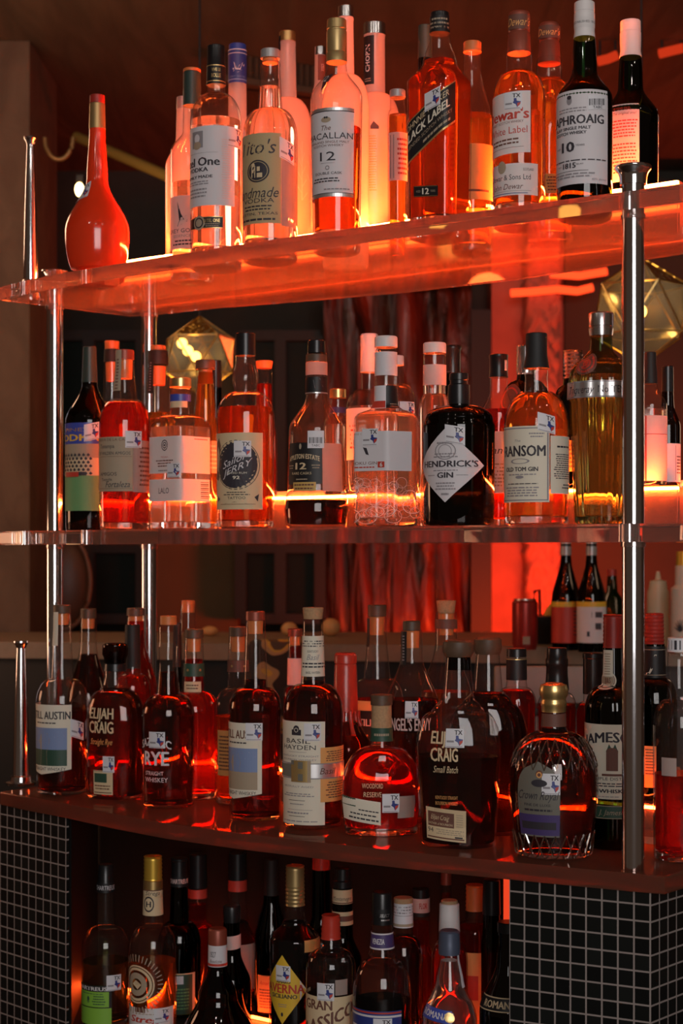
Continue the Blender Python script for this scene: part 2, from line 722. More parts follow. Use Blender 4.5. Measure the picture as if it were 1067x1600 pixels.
    def print_(self, art, pt, W, H, parent, off, name='lettering'):
        V, Fc, fm, mats, mi = [], [], [], [], {}

        def midx(c):
            if c not in mi:
                mi[c] = len(mats)
                mats.append(C(c))
            return mi[c]

        lay = off + 0.00012
        for A in art:
            kind = A[0]
            lay += 0.00005
            b = len(V)
            if kind == 'T':              # ('T', text, u, w, cap height fraction, width fraction or None, colour, style)
                _, s, u, w, h, wf, col, *st = A
                st = st[0] if st else ''
                tv, tf, tw, th = text_mesh(s)
                sy = h * H / th
                sx = (wf * W / tw) if wf else sy
                if 'v' in st:
                    sy = h * W / th
                    sx = wf * H / tw
                bold = [(0, 0)]
                if 'b' in st:
                    e = 0.035
                    bold = [(-e, 0), (e, 0), (0, e * 0.6)]
                for bx, by in bold:
                    b = len(V)
                    for x, y in tv:
                        y2 = y - th / 2 + by
                        xx = (x + bx - tw / 2) * sx + (y2 * sy * 0.28 if 'i' in st else 0)
                        yy = y2 * sy
                        if 'v' in st:    # reads upward
                            xx, yy = -yy, xx
                        if 'k' in st:    # slants up to the right
                            yy += xx * 0.42
                        if 'c' in st:    # arched line
                            yy -= (xx / W) ** 2 * H * 0.35
                        V.append(pt(u + xx / W, w - yy / H, lay))
                    for f in tf:
                        Fc.append(tuple(b + i for i in f))
                        fm.append(midx(col))
                    lay += 0.00003
            elif kind == 'R':            # ('R', u0, u1, w0, w1, colour)
                _, u0, u1, w0, w1, col = A
                n = max(1, int(abs(u1 - u0) * W / 0.004))
                for i in range(n + 1):
                    u = u0 + (u1 - u0) * i / n
                    V.append(pt(u, w0, lay))
                    V.append(pt(u, w1, lay))
                for i in range(n):
                    Fc.append((b + 2 * i, b + 2 * i + 1, b + 2 * i + 3, b + 2 * i + 2))
                    fm.append(midx(col))
            elif kind == 'L':            # text too small to read: ('L', u0, u1, w0, w1, n, colour)
                _, u0, u1, w0, w1, n, col = A
                rnd = random.Random(int(w0 * 1000) + n)
                for i in range(n):
                    w = w0 + (w1 - w0) * (i + 0.5) / n
                    hh = (w1 - w0) / n * 0.22
                    e = (u1 - u0) * rnd.uniform(0, 0.12)
                    x = u0 + e
                    while x < u1 - e:
                        l = min((u1 - u0) * rnd.uniform(0.06, 0.16), u1 - e - x)
                        q = len(V)
                        V += [pt(x, w - hh, lay), pt(x, w + hh, lay), pt(x + l, w + hh, lay), pt(x + l, w - hh, lay)]
                        Fc.append((q, q + 1, q + 2, q + 3))
                        fm.append(midx(col))
                        x += l + (u1 - u0) * 0.025
            elif kind in 'DO':           # disc / ring: (kind, u, w, radius as fraction of H, colour[, inner, x squeeze])
                _, u, w, rr, col, *ex = A
                inner = ex[0] if ex else 0.0
                sq = ex[1] if len(ex) > 1 else 1.0
                ns, nr = 28, 4
                R0 = rr * H
                for j in range(nr + 1):
                    q = R0 * (inner + (1 - inner) * j / nr)
                    for i in range(ns):
                        a = 2 * math.pi * i / ns
                        V.append(pt(u + q * sq * math.cos(a) / W, w - q * math.sin(a) / H, lay))
                for j in range(nr):
                    for i in range(ns):
                        Fc.append((b + j * ns + i, b + j * ns + (i + 1) % ns, b + (j + 1) * ns + (i + 1) % ns, b + (j + 1) * ns + i))
                        fm.append(midx(col))
            elif kind == 'P':            # polygon: ('P', [(u, w), ...], colour)
                _, ps, col = A
                for u, w in ps:
                    V.append(pt(u, w, lay))
                Fc.append(tuple(range(b, b + len(ps))))
                fm.append(midx(col))
        if V and Fc:
            return mesh_obj(name, V, Fc, mats, parent, smooth=False, fmat=fm)

    def glassprint(self, L, Rr, y0, y1, art, name='lettering'):
        """printed straight on the glass"""
        z1, z0 = self.Z(y0), self.Z(y1)
        zm = (z0 + z1) / 2
        a0, a1 = self.phi(L, zm), self.phi(Rr, zm)
        H = z1 - z0
        r = self.R(zm)
        W = abs(a1 - a0) * r * 0.98

        def pt(u, w, o):
            return self.surf(a0 + (a1 - a0) * u, z1 - w * H, o)
        return self.print_(art, pt, W, H, self.root, 0.0006, name)

    def sticker(self, px, py, w=24, h=25, tilt=0.0):
        """white state tax stamp"""
        art = [('T', 'TX', 0.70, 0.20, 0.24, 0.42, 'ink', 'b'),
               ('P', [(0.56, 0.36), (0.70, 0.36), (0.72, 0.52), (0.94, 0.56), (0.90, 0.74), (0.74, 0.90), (0.66, 0.72), (0.50, 0.62), (0.56, 0.54)], 'blue'),
               ('P', [(0.74, 0.66), (0.93, 0.60), (0.90, 0.74), (0.75, 0.88)], 'red'),
               ('R', 0.08, 0.46, 0.62, 0.72, 'grey'), ('R', 0.06, 0.90, 0.93, 0.96, 'grey')]
        return self.label('tax_stamp', 'clearlabel', px - w / 2, px + w / 2, py - h / 2, py + h / 2, art, off=0.0012, skew=tilt, desc='small white tax stamp with a dark state outline')


SHP = Shape
G_TOP, G_MID, G_LOW, G_CAB = ('bottles on the top shelf', 'bottles on the middle shelf', 'bottles on the bottom shelf', 'bottles in the cabinet niche')
# ------------------------------------------------------------------ the room
def struct(o):
    o['kind'] = 'structure'
    return o


def wall_box(name, px0, px1, z0, z1, Y, d, mat):
    bm = bmesh.new()
    x0, x1 = tx(px0) * Y, tx(px1) * Y
    add_box(bm, ((x0 + x1) / 2, Y + d / 2, (z0 + z1) / 2), (abs(x1 - x0), d, z1 - z0))
    return bm_obj(name, bm, mat)


def streak_mat(name, a, b, scale, stretch, rough=0.35, bump=0.2, dist=4.0):
    m, nt, out = nodes_of(name)
    tc = nt.nodes.new('ShaderNodeTexCoord')
    mp = nt.nodes.new('ShaderNodeMapping')
    mp.inputs['Scale'].default_value = stretch
    nz = nt.nodes.new('ShaderNodeTexNoise')
    nz.inputs['Scale'].default_value = scale
    nz.inputs['Detail'].default_value = 7
    nz.inputs['Distortion'].default_value = dist * 0.2
    cr = nt.nodes.new('ShaderNodeValToRGB')
    cr.color_ramp.elements[0].position = 0.35
    cr.color_ramp.elements[0].color = (*a, 1)
    cr.color_ramp.elements[1].position = 0.68
    cr.color_ramp.elements[1].color = (*b, 1)
    bs = nt.nodes.new('ShaderNodeBsdfPrincipled')
    bs.inputs['Roughness'].default_value = rough
    bp = nt.nodes.new('ShaderNodeBump')
    bp.inputs['Strength'].default_value = bump
    bp.inputs['Distance'].default_value = 0.05
    L = nt.links.new
    L(tc.outputs['Object'], mp.inputs[0])
    L(mp.outputs[0], nz.inputs['Vector'])
    L(nz.outputs['Fac'], cr.inputs[0])
    L(cr.outputs[0], bs.inputs['Base Color'])
    L(nz.outputs['Fac'], bp.inputs['Height'])
    L(bp.outputs[0], bs.inputs['Normal'])
    L(bs.outputs[0], out.inputs[0])
    return m


M_PLASTER = streak_mat('brown plaster', (0.11, 0.060, 0.036), (0.16, 0.092, 0.056), 9, (1, 1, 0.6), 0.8, 0.15)
M_CEIL = streak_mat('brown ceiling', (0.075, 0.052, 0.034), (0.12, 0.080, 0.052), 5, (2.2, 0.3, 1), 0.75, 0.3)
M_DARKWALL = pbr('dark wall paint', (0.035, 0.028, 0.018), 0.7, noise=0.3, nscale=12)
M_OLIVE = pbr('olive brown wall', (0.16, 0.095, 0.04), 0.75, noise=0.2, nscale=6)
M_BURL = streak_mat('dark wood with red reflections', (0.012, 0.007, 0.004), (0.16, 0.030, 0.012), 2.6, (5.0, 1, 0.55), 0.28, 0.9, 9)  # red streaks are neon reflections painted along the grain
M_FRAME = pbr('dark window frame', (0.012, 0.011, 0.008), 0.6)
M_PANE = pbr('dark green window pane', (0.006, 0.012, 0.008), 0.5, spec=0.15)
M_STUCCO = pbr('rough stucco tinted red', (0.46, 0.17, 0.11), 0.8, noise=0.25, nscale=14, bump=1.0)  # white stucco with the red neon glow put into its colour
M_FLOOR = pbr('dark floor boards', (0.05, 0.03, 0.02), 0.5, noise=0.3, nscale=8)
M_COUNTER = pbr('worn stone counter', (0.26, 0.19, 0.13), 0.5, noise=0.2, nscale=30)
M_DARK = pbr('near black lacquer', (0.010, 0.009, 0.008), 0.45)
M_CHROME = pbr('polished chrome', (0.78, 0.78, 0.81), 0.12, 1.0)
M_BRASS = pbr('aged brass', (0.62, 0.42, 0.15), 0.32, 1.0)
M_NEON = emit('red neon', (1.0, 0.055, 0.012), 2.0)

bm = bmesh.new(); add_box(bm, (0, 3.4, -0.02), (7.2, 8.0, 0.04)); struct(bm_obj('floor', bm, M_FLOOR))
bm = bmesh.new(); add_box(bm, (0, 4.9, HC + 1.62), (7.2, 5.0, 0.04)); struct(bm_obj('ceiling', bm, M_CEIL))
bm = bmesh.new(); add_box(bm, (-3.5, 4.6, 1.5), (0.1, 5.6, 3.1)); struct(bm_obj('wall_left', bm, M_PLASTER))
bm = bmesh.new(); add_box(bm, (3.5, 4.6, 1.5), (0.1, 5.6, 3.1)); struct(bm_obj('wall_right', bm, M_PLASTER))
bm = bmesh.new(); add_box(bm, (0, 7.02, 1.5), (7.0, 0.1, 3.1)); struct(bm_obj('wall_back', bm, M_DARKWALL))
# plaster pillar at the left edge, olive wall panels, wood slab, stucco bay
struct(wall_box('column_left', -260, 46, 0, HC + 1.6, 5.2, 0.5, M_PLASTER))
struct(wall_box('wall_panel', 232, 372, 0.9, HC + 0.72, 6.7, 0.12, M_OLIVE))
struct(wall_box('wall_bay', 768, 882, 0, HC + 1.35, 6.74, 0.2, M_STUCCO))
struct(wall_box('wall_side_right', 882, 1250, 0, HC + 1.5, 6.7, 0.3, pbr('umber wall', (0.055, 0.038, 0.018), 0.75, noise=0.2, nscale=6)))
V, Fc = [], []                                       # rough stone pier standing proud of the stucco bay
rs = random.Random(5)
nx, nz = 14, 90
for j in range(nz + 1):
    for i in range(nx + 1):
        u, v = i / nx, j / nz
        x = tx(822) * 6.6 + (tx(876) - tx(822)) * 6.6 * u
        e = 0.0 if i in (0, nx) else 1.0
        V.append((x + (rs.uniform(-0.008, 0.008)), 6.60 - e * (0.025 * math.sin(v * 63 + 2 * math.sin(u * 7 + v * 11)) ** 2 + rs.uniform(0, 0.018)) + (1 - e) * 0.03, HC - 0.5 + 1.8 * v))
for j in range(nz):
    for i in range(nx):
        k = j * (nx + 1) + i
        Fc.append((k, k + 1, k + nx + 2, k + nx + 1))
for i in (0, nx):
    for j in range(nz):
        k = j * (nx + 1) + i
        q = len(V)
        V += [(V[k][0], 6.745, V[k][2]), (V[k + nx + 1][0], 6.745, V[k + nx + 1][2])]
        Fc.append((k, k + nx + 1, q + 1, q))
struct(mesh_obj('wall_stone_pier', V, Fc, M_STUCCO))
struct(wall_box('trim_1', 736, 767, 0, HC + 0.95, 6.5, 0.3, M_FRAME))
# two dark windows in the far wall
for nm, a, c in (('window_1', 376, 500), ('window_2', 58, 222)):
    Y = 6.6
    x0, x1 = tx(a) * Y, tx(c) * Y
    bm = bmesh.new()
    z0, z1 = HC - 0.26, HC + 0.86
    add_box(bm, ((x0 + x1) / 2, Y + 0.02, (z0 + z1) / 2), (x1 - x0, 0.02, z1 - z0))
    w = struct(bm_obj(nm, bm, M_PANE))
    bm = bmesh.new()
    n = 2
    for i in range(n + 1):
        add_box(bm, (x0 + (x1 - x0) * i / n, Y, (z0 + z1) / 2), (0.045, 0.06, z1 - z0))
    for z in (z0, HC + 0.02, z1):
        add_box(bm, ((x0 + x1) / 2, Y, z), (x1 - x0, 0.055, 0.04))
    bm_obj('window_frame', bm, M_FRAME, w)

# live-edge polished wood slab
V, Fc = [], []
Y = 6.55
nx, nz = 40, 50
for j in range(nz + 1):
    for i in range(nx + 1):
        u, v = i / nx, j / nz
        x = tx(506) * Y + (tx(736) * Y - tx(506) * Y) * u
        z = HC - 0.45 + 1.5 * v
        y = Y + 0.035 * math.sin(u * 9 + 1.9 * math.sin(v * 4 + u * 5)) + 0.012 * math.sin(u * 31 + 3 * math.sin(v * 6))
        V.append((x, y, z))
for j in range(nz):
    for i in range(nx):
        k = j * (nx + 1) + i
        Fc.append((k, k + 1, k + nx + 2, k + nx + 1))
nb = len(V)
V += [(p[0], Y + 0.14, p[2]) for p in V[:nb]]
for j in range(nz):
    for i in range(nx):
        k = nb + j * (nx + 1) + i
        Fc.append((k + nx + 1, k + nx + 2, k + 1, k))
for i in range(nx):
    Fc.append((i + 1, i, nb + i, nb + i + 1)); k = nz * (nx + 1) + i; Fc.append((k, k + 1, nb + k + 1, nb + k))
for j in range(nz):
    k = j * (nx + 1); Fc.append((k, k + nx + 1, nb + k + nx + 1, nb + k)); k += nx; Fc.append((k + nx + 1, k, nb + k, nb + k + nx + 1))
tag(mesh_obj('wood_slab', V, Fc, M_BURL), 'wavy dark wood slab on the far wall catching red neon light', 'wall panel')

# neon tubes; the two by the ceiling are neon reflections made as glowing bars
for lab, pts in (('upper red neon tube above the stucco bay', [(860, 428), (905, 431), (948, 424)]), ('lower red neon tube in front of the stucco bay', [(798, 458), (830, 456), (870, 452), (902, 455), (926, 449)]),
                 ('short red neon reflection near the ceiling at far right', [(1030, 84), (1050, 79), (1067, 75)]), ('tiny red neon reflection near the ceiling behind the white capped bottles', [(934, 96), (950, 92), (964, 86)])):
    bm = bmesh.new()
    NY = 5.2 if pts[0][1] < 200 else 6.542
    q = [P3(x, y, NY) for x, y in pts]
    q = [q[int(i / 5)].lerp(q[min(int(i / 5) + 1, len(q) - 1)], (i % 5) / 5) for i in range(5 * (len(q) - 1) + 1)]
    tube(bm, q, 0.015, 12)
    o = tag(bm_obj('neon_tube', bm, M_NEON if NY > 6 else emit('dim neon reflection', (1.0, 0.06, 0.015), 0.5), None, 60), lab, 'neon light', 'red neon tubes')
    if NY < 6:
        bm = bmesh.new()
        for k in (1, -2): tube(bm, [q[k], (q[k].x, q[k].y, HC + 1.602)], 0.004, 6)
        bm_obj('hanger', bm, M_DARK, o)

# louvred vent, pipe, hook, bulb, sconce under the far ceiling
t = empty('air_vent', P3(418, 74, 5.4), math.radians(28))
tag(t, 'brown louvred air vent high behind the blue capped bottle', 'vent')
bm = bmesh.new()
for i in range(15):
    add_box(bm, (-0.16 + i * 0.0229, 0, 0), (0.011, 0.03, 0.24), math.radians(35))
bm_obj('slats', bm, pbr('brown vent slats', (0.10, 0.05, 0.03), 0.5), t)
bm = bmesh.new()
for z in (-0.125, 0.125): add_box(bm, (0, 0, z), (0.37, 0.045, 0.02))
for x in (-0.18, 0.18): add_box(bm, (x, 0, 0), (0.02, 0.045, 0.26))
bm_obj('frame', bm, pbr('brown vent frame', (0.13, 0.07, 0.04), 0.5), t)
bm = bmesh.new(); add_box(bm, (0, 0.05, 0), (0.37, 0.02, 0.26)); bm_obj('backing', bm, M_DARK, t)

bm = bmesh.new(); tube(bm, [P3(120, 214, 5.6), P3(175, 238, 5.4), P3(268, 278, 5.0), P3(330, 304, 4.8)], 0.017, 14)
tag(bm_obj('ceiling_pipe', bm, pbr('olive painted pipe', (0.36, 0.25, 0.06), 0.4), None, 60), 'olive painted pipe crossing the dark ceiling behind the orange bottle', 'pipe')
bm = bmesh.new(); tube(bm, [P3(70 + 22 * (1 - math.cos(a)), 215 + 34 * math.sin(a), 5.2) for a in [i * math.pi / 14 for i in range(15)]], 0.0075, 10)
tag(bm_obj('pipe_hook', bm, pbr('dull brass hook', (0.30, 0.18, 0.07), 0.4, 0.6), None, 60), 'curved brass pipe bend hanging beside the tall chrome cone', 'pipe')
t = empty('wall_lamp', P3(124, 296, 5.0))
tag(t, 'tiny glowing bulb left of the orange bottle', 'lamp')
bm = bmesh.new(); bmesh.ops.create_uvsphere(bm, u_segments=16, v_segments=10, radius=0.016); bmesh.ops.scale(bm, vec=(0.8, 0.8, 1.3), verts=bm.verts[:])
bm_obj('bulb', bm, emit('warm bulb', (1.0, 0.62, 0.22), 14), t, 60)
bm = bmesh.new(); add_box(bm, (0, 0.03, 0.03), (0.02, 0.05, 0.03)); bm_obj('holder', bm, M_DARK, t)
t = empty('wall_lamp', P3(712, 378, 5.4))
tag(t, 'square yellow lantern seen under the top shelf behind the slanted black label', 'lamp')
bm = bmesh.new(); add_box(bm, (0, 0, 0), (0.062, 0.05, 0.066)); bmesh.ops.bevel(bm, geom=bm.edges[:], offset=0.008, segments=2, affect='EDGES')
bm_obj('shade', bm, emit('yellow lantern', (1.0, 0.55, 0.10), 1.5), t, 40)
bm = bmesh.new(); add_box(bm, (0, 0.03, 0.06), (0.03, 0.04, 0.06)); bm_obj('bracket', bm, M_DARK, t)


def gold_mesh_mat():
    m, nt, out = nodes_of('perforated gold sheet')
    tc = nt.nodes.new('ShaderNodeTexCoord')
    vo = nt.nodes.new('ShaderNodeTexVoronoi')
    vo.inputs['Scale'].default_value = 85
    gt = nt.nodes.new('ShaderNodeMath'); gt.operation = 'GREATER_THAN'; gt.inputs[1].default_value = 0.40
    b = nt.nodes.new('ShaderNodeBsdfPrincipled')
    b.inputs['Base Color'].default_value = (0.62, 0.40, 0.12, 1)
    b.inputs['Metallic'].default_value = 0.9
    b.inputs['Roughness'].default_value = 0.38
    t = nt.nodes.new('ShaderNodeBsdfTransparent')
    mx = nt.nodes.new('ShaderNodeMixShader')
    L = nt.links.new
    L(tc.outputs['Object'], vo.inputs['Vector']); L(vo.outputs['Distance'], gt.inputs[0]); L(gt.outputs[0], mx.inputs[0])
    L(t.outputs[0], mx.inputs[1]); L(b.outputs[0], mx.inputs[2]); L(mx.outputs[0], out.inputs[0])
    return m


M_GOLDMESH = gold_mesh_mat()
M_GOLDGLASS = thin_glass('smoky gold glass', (0.55, 0.42, 0.20), 0.5, haze=0.05, f0=0.12, rough=0.12)
M_BULB = emit('pendant bulb', (1.0, 0.60, 0.20), 14)


def pendant(px, py, Y, rpx, label, rot, squash=1.0):
    r = rpx * Y / F
    t = empty('pendant_lamp', P3(px, py, Y), rot)
    tag(t, label, 'pendant lamp', 'faceted gold pendant lamps')
    bm = bmesh.new()
    bmesh.ops.create_icosphere(bm, subdivisions=1, radius=r)
    bm.faces.ensure_lookup_table()
    for i, f in enumerate(bm.faces):
        f.material_index = 0 if f.calc_center_median().z > r * 0.25 and i % 2 == 0 else 1
    bm_obj('shade', bm, [M_GOLDMESH, M_GOLDGLASS], t)
    e = bmesh.new()
    src = bmesh.new()
    bmesh.ops.create_icosphere(src, subdivisions=1, radius=r)
    for ed in src.edges:
        tube(e, [v.co * 1.003 for v in ed.verts], 0.0022, 5)
    src.free()
    bm_obj('edge_frame', e, M_BRASS, t, 60)
    for dx, dz in ((-0.3, 0.12), (-0.45, 0.3), (-0.1, -0.02)):
        bm = bmesh.new(); bmesh.ops.create_uvsphere(bm, u_segments=14, v_segments=8, radius=r * 0.13)
        bmesh.ops.translate(bm, verts=bm.verts[:], vec=(dx * r, 0, dz * r)); bm_obj('bulb', bm, M_BULB, t, 60)
    bm = bmesh.new(); tube(bm, [(0, 0, r * 0.8), (0, 0, HC + 1.6 - t.location.z)], 0.003, 6); bm_obj('cord', bm, M_DARK, t)
    d = bpy.data.lights.new('bulb_light', 'POINT'); d.energy = 1.0; d.color = (1, 0.66, 0.3); d.shadow_soft_size = r * 0.15
    lo = bpy.data.objects.new('bulb_light', d); COL.objects.link(lo); lo.parent = t; lo.location = (-0.2 * r, -0.1 * r, 0.05 * r)


pendant(312, 556, 4.7, 62, 'faceted gold pendant lamp behind the left side of the middle shelf', 0.3)
pendant(1002, 486, 4.3, 84, 'faceted gold pendant lamp behind the right chrome pole', 1.1)

# far counter and what stands on it
CZ = HC - 0.245
bm = bmesh.new(); prism(bm, [(-2.2, 4.75), (0.1, 4.45), (1.9, 4.0), (1.9, 5.15), (-2.2, 5.17)], CZ - 0.045, CZ)
cn = bm_obj('far_counter', bm, M_COUNTER)
tag(cn, 'long pale counter running across behind the shelves', 'counter')
bm = bmesh.new(); prism(bm, [(-2.2, 4.83), (0.12, 4.53), (1.9, 4.08), (1.9, 5.1), (-2.2, 5.12)], 0.0, CZ - 0.046); bm_obj('base', bm, M_DARK, cn)


def stand(name, label, cat, px, Y, prof, mat, pname='body', group=None):
    """prof rows: [(y, r)] from the top; base sits on the far counter"""
    m = Y / F
    t = empty(name, (tx(px) * Y, Y, CZ + 0.0005))
    tag(t, label, cat, group)
    yb = HY - (CZ - HC) / m
    pts = [((yb - y) * m, r * m) for y, r in prof if y != 'b']
    pts.append((0, prof[-1][1] * m))
    lathe(pname, pts[::-1], mat, t, 28)
    return t, m, yb


M_CANRED = pbr('red can', (0.42, 0.04, 0.03), 0.3, 0.5)
t, m, yb = stand('drink_can', 'red drink can with a bent straw on the far counter', 'can', 820, 4.22, [(938, 17), (942, 20), (1006, 20), ('b', 18)], M_CANRED)
lathe('lid', [((yb - 938) * m, 17.6 * m), ((yb - 936) * m, 17.6 * m)], pbr('can lid', (0.6, 0.55, 0.5), 0.3, 1.0), t, 24)
bm = bmesh.new(); tube(bm, [(0.022, 0, (yb - 940) * m), (0.024, -0.004, (yb - 924) * m), (0.036, -0.006, (yb - 922) * m), (0.034, -0.036, (yb - 960) * m)], 0.004, 8); bm_obj('straw', bm, M_CANRED, t, 60)
bm = bmesh.new(); add_box(bm, (0.0, -20.6 * m, (yb - 1000) * m), (0.018, 0.0015, 0.02)); bm_obj('printed_panel', bm, C('khaki'), t)


def far_bottle(label, px, Y, lab_top, mats, foil):
    t, m, yb = stand('sauce_bottle', label, 'bottle', px, Y, [(852, 7.5), (868, 8), (885, 9.5), (905, 15), (925, 21), (940, 22.5), (1006, 22.5), ('b', 21)], GL['black'], 'glass_body', 'dark bottles on the far counter')
    lathe('foil', [((yb - 868) * m, 8.6 * m), ((yb - 854) * m, 8.6 * m)], CAPM['grey'], t, 20)
    lathe('cap', [((yb - 854) * m, 8.0 * m), ((yb - 838) * m, 7.6 * m)], CAPM['black'], t, 20)
    z1, z2, z3 = [(yb - y) * m for y in (940, 948, 1004)]
    lathe('label', [(z3, 23.0 * m), (z2, 23.0 * m)], mats[0], t, 28)
    lathe('label_band', [(z2, 23.1 * m), (z1, 23.1 * m)], mats[1], t, 28)
    return t, m, yb


t, m, yb = far_bottle('dark bottle with red label on the far counter, beside the red can', 884, 4.2, 940, (C('red'), C('yellow')), 0)
bm = bmesh.new()
for i in range(7): add_box(bm, (0.016, -0.0325, (yb - 955 - 6 * i) * m), (0.016, 0.003, 0.003))
bm_obj('lettering', bm, C('ink'), t)
t, m, yb = far_bottle('dark bottle with pale label and yellow band on the far counter', 924, 4.12, 940, (C('lilac'), C('yellow')), 0)
bm = bmesh.new(); add_box(bm, (0.008, -0.0345, (yb - 960) * m), (0.026, 0.003, 0.014)); add_box(bm, (0.010, -0.0345, (yb - 978) * m), (0.018, 0.003, 0.016)); add_box(bm, (-0.012, -0.0335, (yb - 990) * m), (0.008, 0.003, 0.012)); bm_obj('lettering', bm, C('ink'), t)
t, m, yb = stand('mixing_bowl', 'black bowl on the far counter behind the red can', 'bowl', 848, 4.5, [(962, 44), (966, 44), (985, 36), (998, 26), ('b', 24)], M_DARK)
bm = bmesh.new(); bmesh.ops.create_uvsphere(bm, u_segments=16, v_segments=8, radius=0.024); bmesh.ops.scale(bm, vec=(0.7, 0.5, 1.4), verts=bm.verts[:])
bmesh.ops.rotate(bm, cent=(0, 0, 0), matrix=Matrix.Rotation(0.6, 3, 'Y'), verts=bm.verts[:])
o = bm_obj('lemon_wedge', bm, pbr('lemon peel', (0.72, 0.42, 0.06), 0.5), None, 60); o.location = P3(862, 956, 4.5)
tag(o, 'yellow lemon wedge on the rim of the black bowl', 'fruit')
t, m, yb = stand('sauce_bottle', 'green glass bottle on the far counter, left of the right chrome pole', 'bottle', 956, 4.55, [(900, 7), (925, 9), (938, 18), ('b', 18)], thin_glass('bright green glass', (0.05, 0.30, 0.10), 0.4), 'glass_body', 'dark bottles on the far counter')
lathe('cap', [((yb - 900) * m, 7.5 * m), ((yb - 890) * m, 7.5 * m)], CAPM['red'], t, 18)
M_SQ = pbr('cream squeeze plastic', (0.70, 0.56, 0.38), 0.45, transl=0.25)
t, m, yb = stand('squeeze_bottle', 'cream plastic squeeze bottle with nozzle, right of the right chrome pole', 'bottle', 1028, 4.35, [(922, 16), (928, 17), (988, 17.5), ('b', 17)], M_SQ)
lathe('nozzle_cap', [((yb - 922) * m, 15 * m), ((yb - 908) * m, 13 * m), ((yb - 906) * m, 5 * m), ((yb - 893) * m, 2.5 * m)], M_SQ, t, 20)
t, m, yb = stand('squeeze_bottle', 'white bottle with yellow cap and dark plant print at the right edge', 'bottle', 1068, 4.2, [(884, 13), (914, 13.5), (920, 20), (1004, 21), ('b', 20)], pbr('white plastic', (0.62, 0.52, 0.42), 0.5))
lathe('cap', [((yb - 884) * m, 12 * m), ((yb - 862) * m, 11 * m)], CAPM['yellowgold'], t, 20)
bm = bmesh.new()
for i in range(7):
    a = math.radians(20 + i * 23)
    tube(bm, [(-0.016, -0.0335, (yb - 986) * m), (-0.016 + 0.016 * math.cos(a), -0.0335, (yb - 986) * m + 0.03 * math.sin(a))], [0.0022, 0.0005], 5)
bm_obj('plant_print', bm, C('ink'), t)
t = empty('storage_bin', (tx(850) * 3.86, 3.86, 0)); tag(t, 'pale grey bin front under the far counter, behind the black capped necks', 'bin')
bevel_box('body', (0, 0.1, 0.52), (0.23, 0.18, 1.04), pbr('brushed grey steel', (0.30, 0.27, 0.24), 0.5, 0.3), t)
bevel_box('front_panel', (0, 0.0, 1.115), (0.23, 0.03, 0.085), pbr('pale grey enamel', (0.44, 0.38, 0.34), 0.5), t)
bevel_box('lid', (0, 0.1, 1.05), (0.235, 0.185, 0.02), M_DARK, t)
M_PEACH = pbr('peach skin', (0.62, 0.34, 0.13), 0.6, noise=0.15, nscale=30)
for lab, px, py, w, h in (('yellow peach resting on the far counter, left of the dark window', 328, 973, 13, 8), ('peach coloured fruit on the far counter, left of the cork topped bottle', 452, 972, 13, 11), ('large tan fruit on the far counter, right of the cork topped bottle', 517, 976, 15, 14)):
    m = 4.9 / F
    bm = bmesh.new(); bmesh.ops.create_uvsphere(bm, u_segments=20, v_segments=12, radius=1); bmesh.ops.scale(bm, vec=(w * m, w * m, h * m), verts=bm.verts[:])
    o = bm_obj('peach', bm, M_PEACH, None, 60); o.location = (tx(px) * 4.9, 4.9, CZ + h * m); tag(o, lab, 'fruit', 'fruit on the far counter')

# round backed chair and flowered chair in the room behind
M_CHAIR = pbr('brown leather', (0.12, 0.045, 0.025), 0.45)
t = empty('lounge_chair', (tx(100) * 5.75, 5.75, 0)); tag(t, 'round backed brown chair beyond the counter, at far left', 'chair')
bm = bmesh.new(); bmesh.ops.create_uvsphere(bm, u_segments=28, v_segments=16, radius=1); bmesh.ops.scale(bm, vec=(0.092, 0.05, 0.16), verts=bm.verts[:]); bmesh.ops.translate(bm, verts=bm.verts[:], vec=(0, 0, HC - 0.10)); bm_obj('backrest', bm, M_CHAIR, t, 60)
bm = bmesh.new(); tube(bm, [(0.094 * math.cos(a), -0.02, HC - 0.10 + 0.163 * math.sin(a)) for a in [i * 2 * math.pi / 30 for i in range(31)]], 0.008, 8); bm_obj('back_frame', bm, pbr('chair rim', (0.25, 0.10, 0.05), 0.4), t, 60)
bevel_box('seat', (0, 0, 0.95), (0.26, 0.26, 0.06), M_CHAIR, t)
for x in (-0.1, 0.1):
    for y in (-0.1, 0.1):
        bm = bmesh.new(); tube(bm, [(x, y, 0), (x * 0.8, y * 0.8, 0.93)], 0.012, 8); bm_obj('leg', bm, M_DARK, t, 60)
bm = bmesh.new(); tube(bm, [(0, 0.03, 0.95), (0, 0.03, HC - 0.22)], 0.015, 8); bm_obj('back_post', bm, M_DARK, t, 60)


def floral():
    m, nt, out = nodes_of('flowered upholstery')
    tc = nt.nodes.new('ShaderNodeTexCoord'); nz = nt.nodes.new('ShaderNodeTexNoise'); nz.inputs['Scale'].default_value = 14; nz.inputs['Detail'].default_value = 1
    cr = nt.nodes.new('ShaderNodeValToRGB'); cr.color_ramp.interpolation = 'CONSTANT'
    E = cr.color_ramp.elements
    E[0].color = (0.02, 0.012, 0.008, 1); E[1].position = 0.46; E[1].color = (0.40, 0.24, 0.10, 1)
    e = E.new(0.56); e.color = (0.55, 0.33, 0.05, 1); e = E.new(0.62); e.color = (0.10, 0.05, 0.03, 1)
    b = nt.nodes.new('ShaderNodeBsdfPrincipled'); b.inputs['Roughness'].default_value = 0.8
    L = nt.links.new
    L(tc.outputs['Object'], nz.inputs['Vector']); L(nz.outputs['Fac'], cr.inputs[0]); L(cr.outputs[0], b.inputs['Base Color']); L(b.outputs[0], out.inputs[0])
    return m


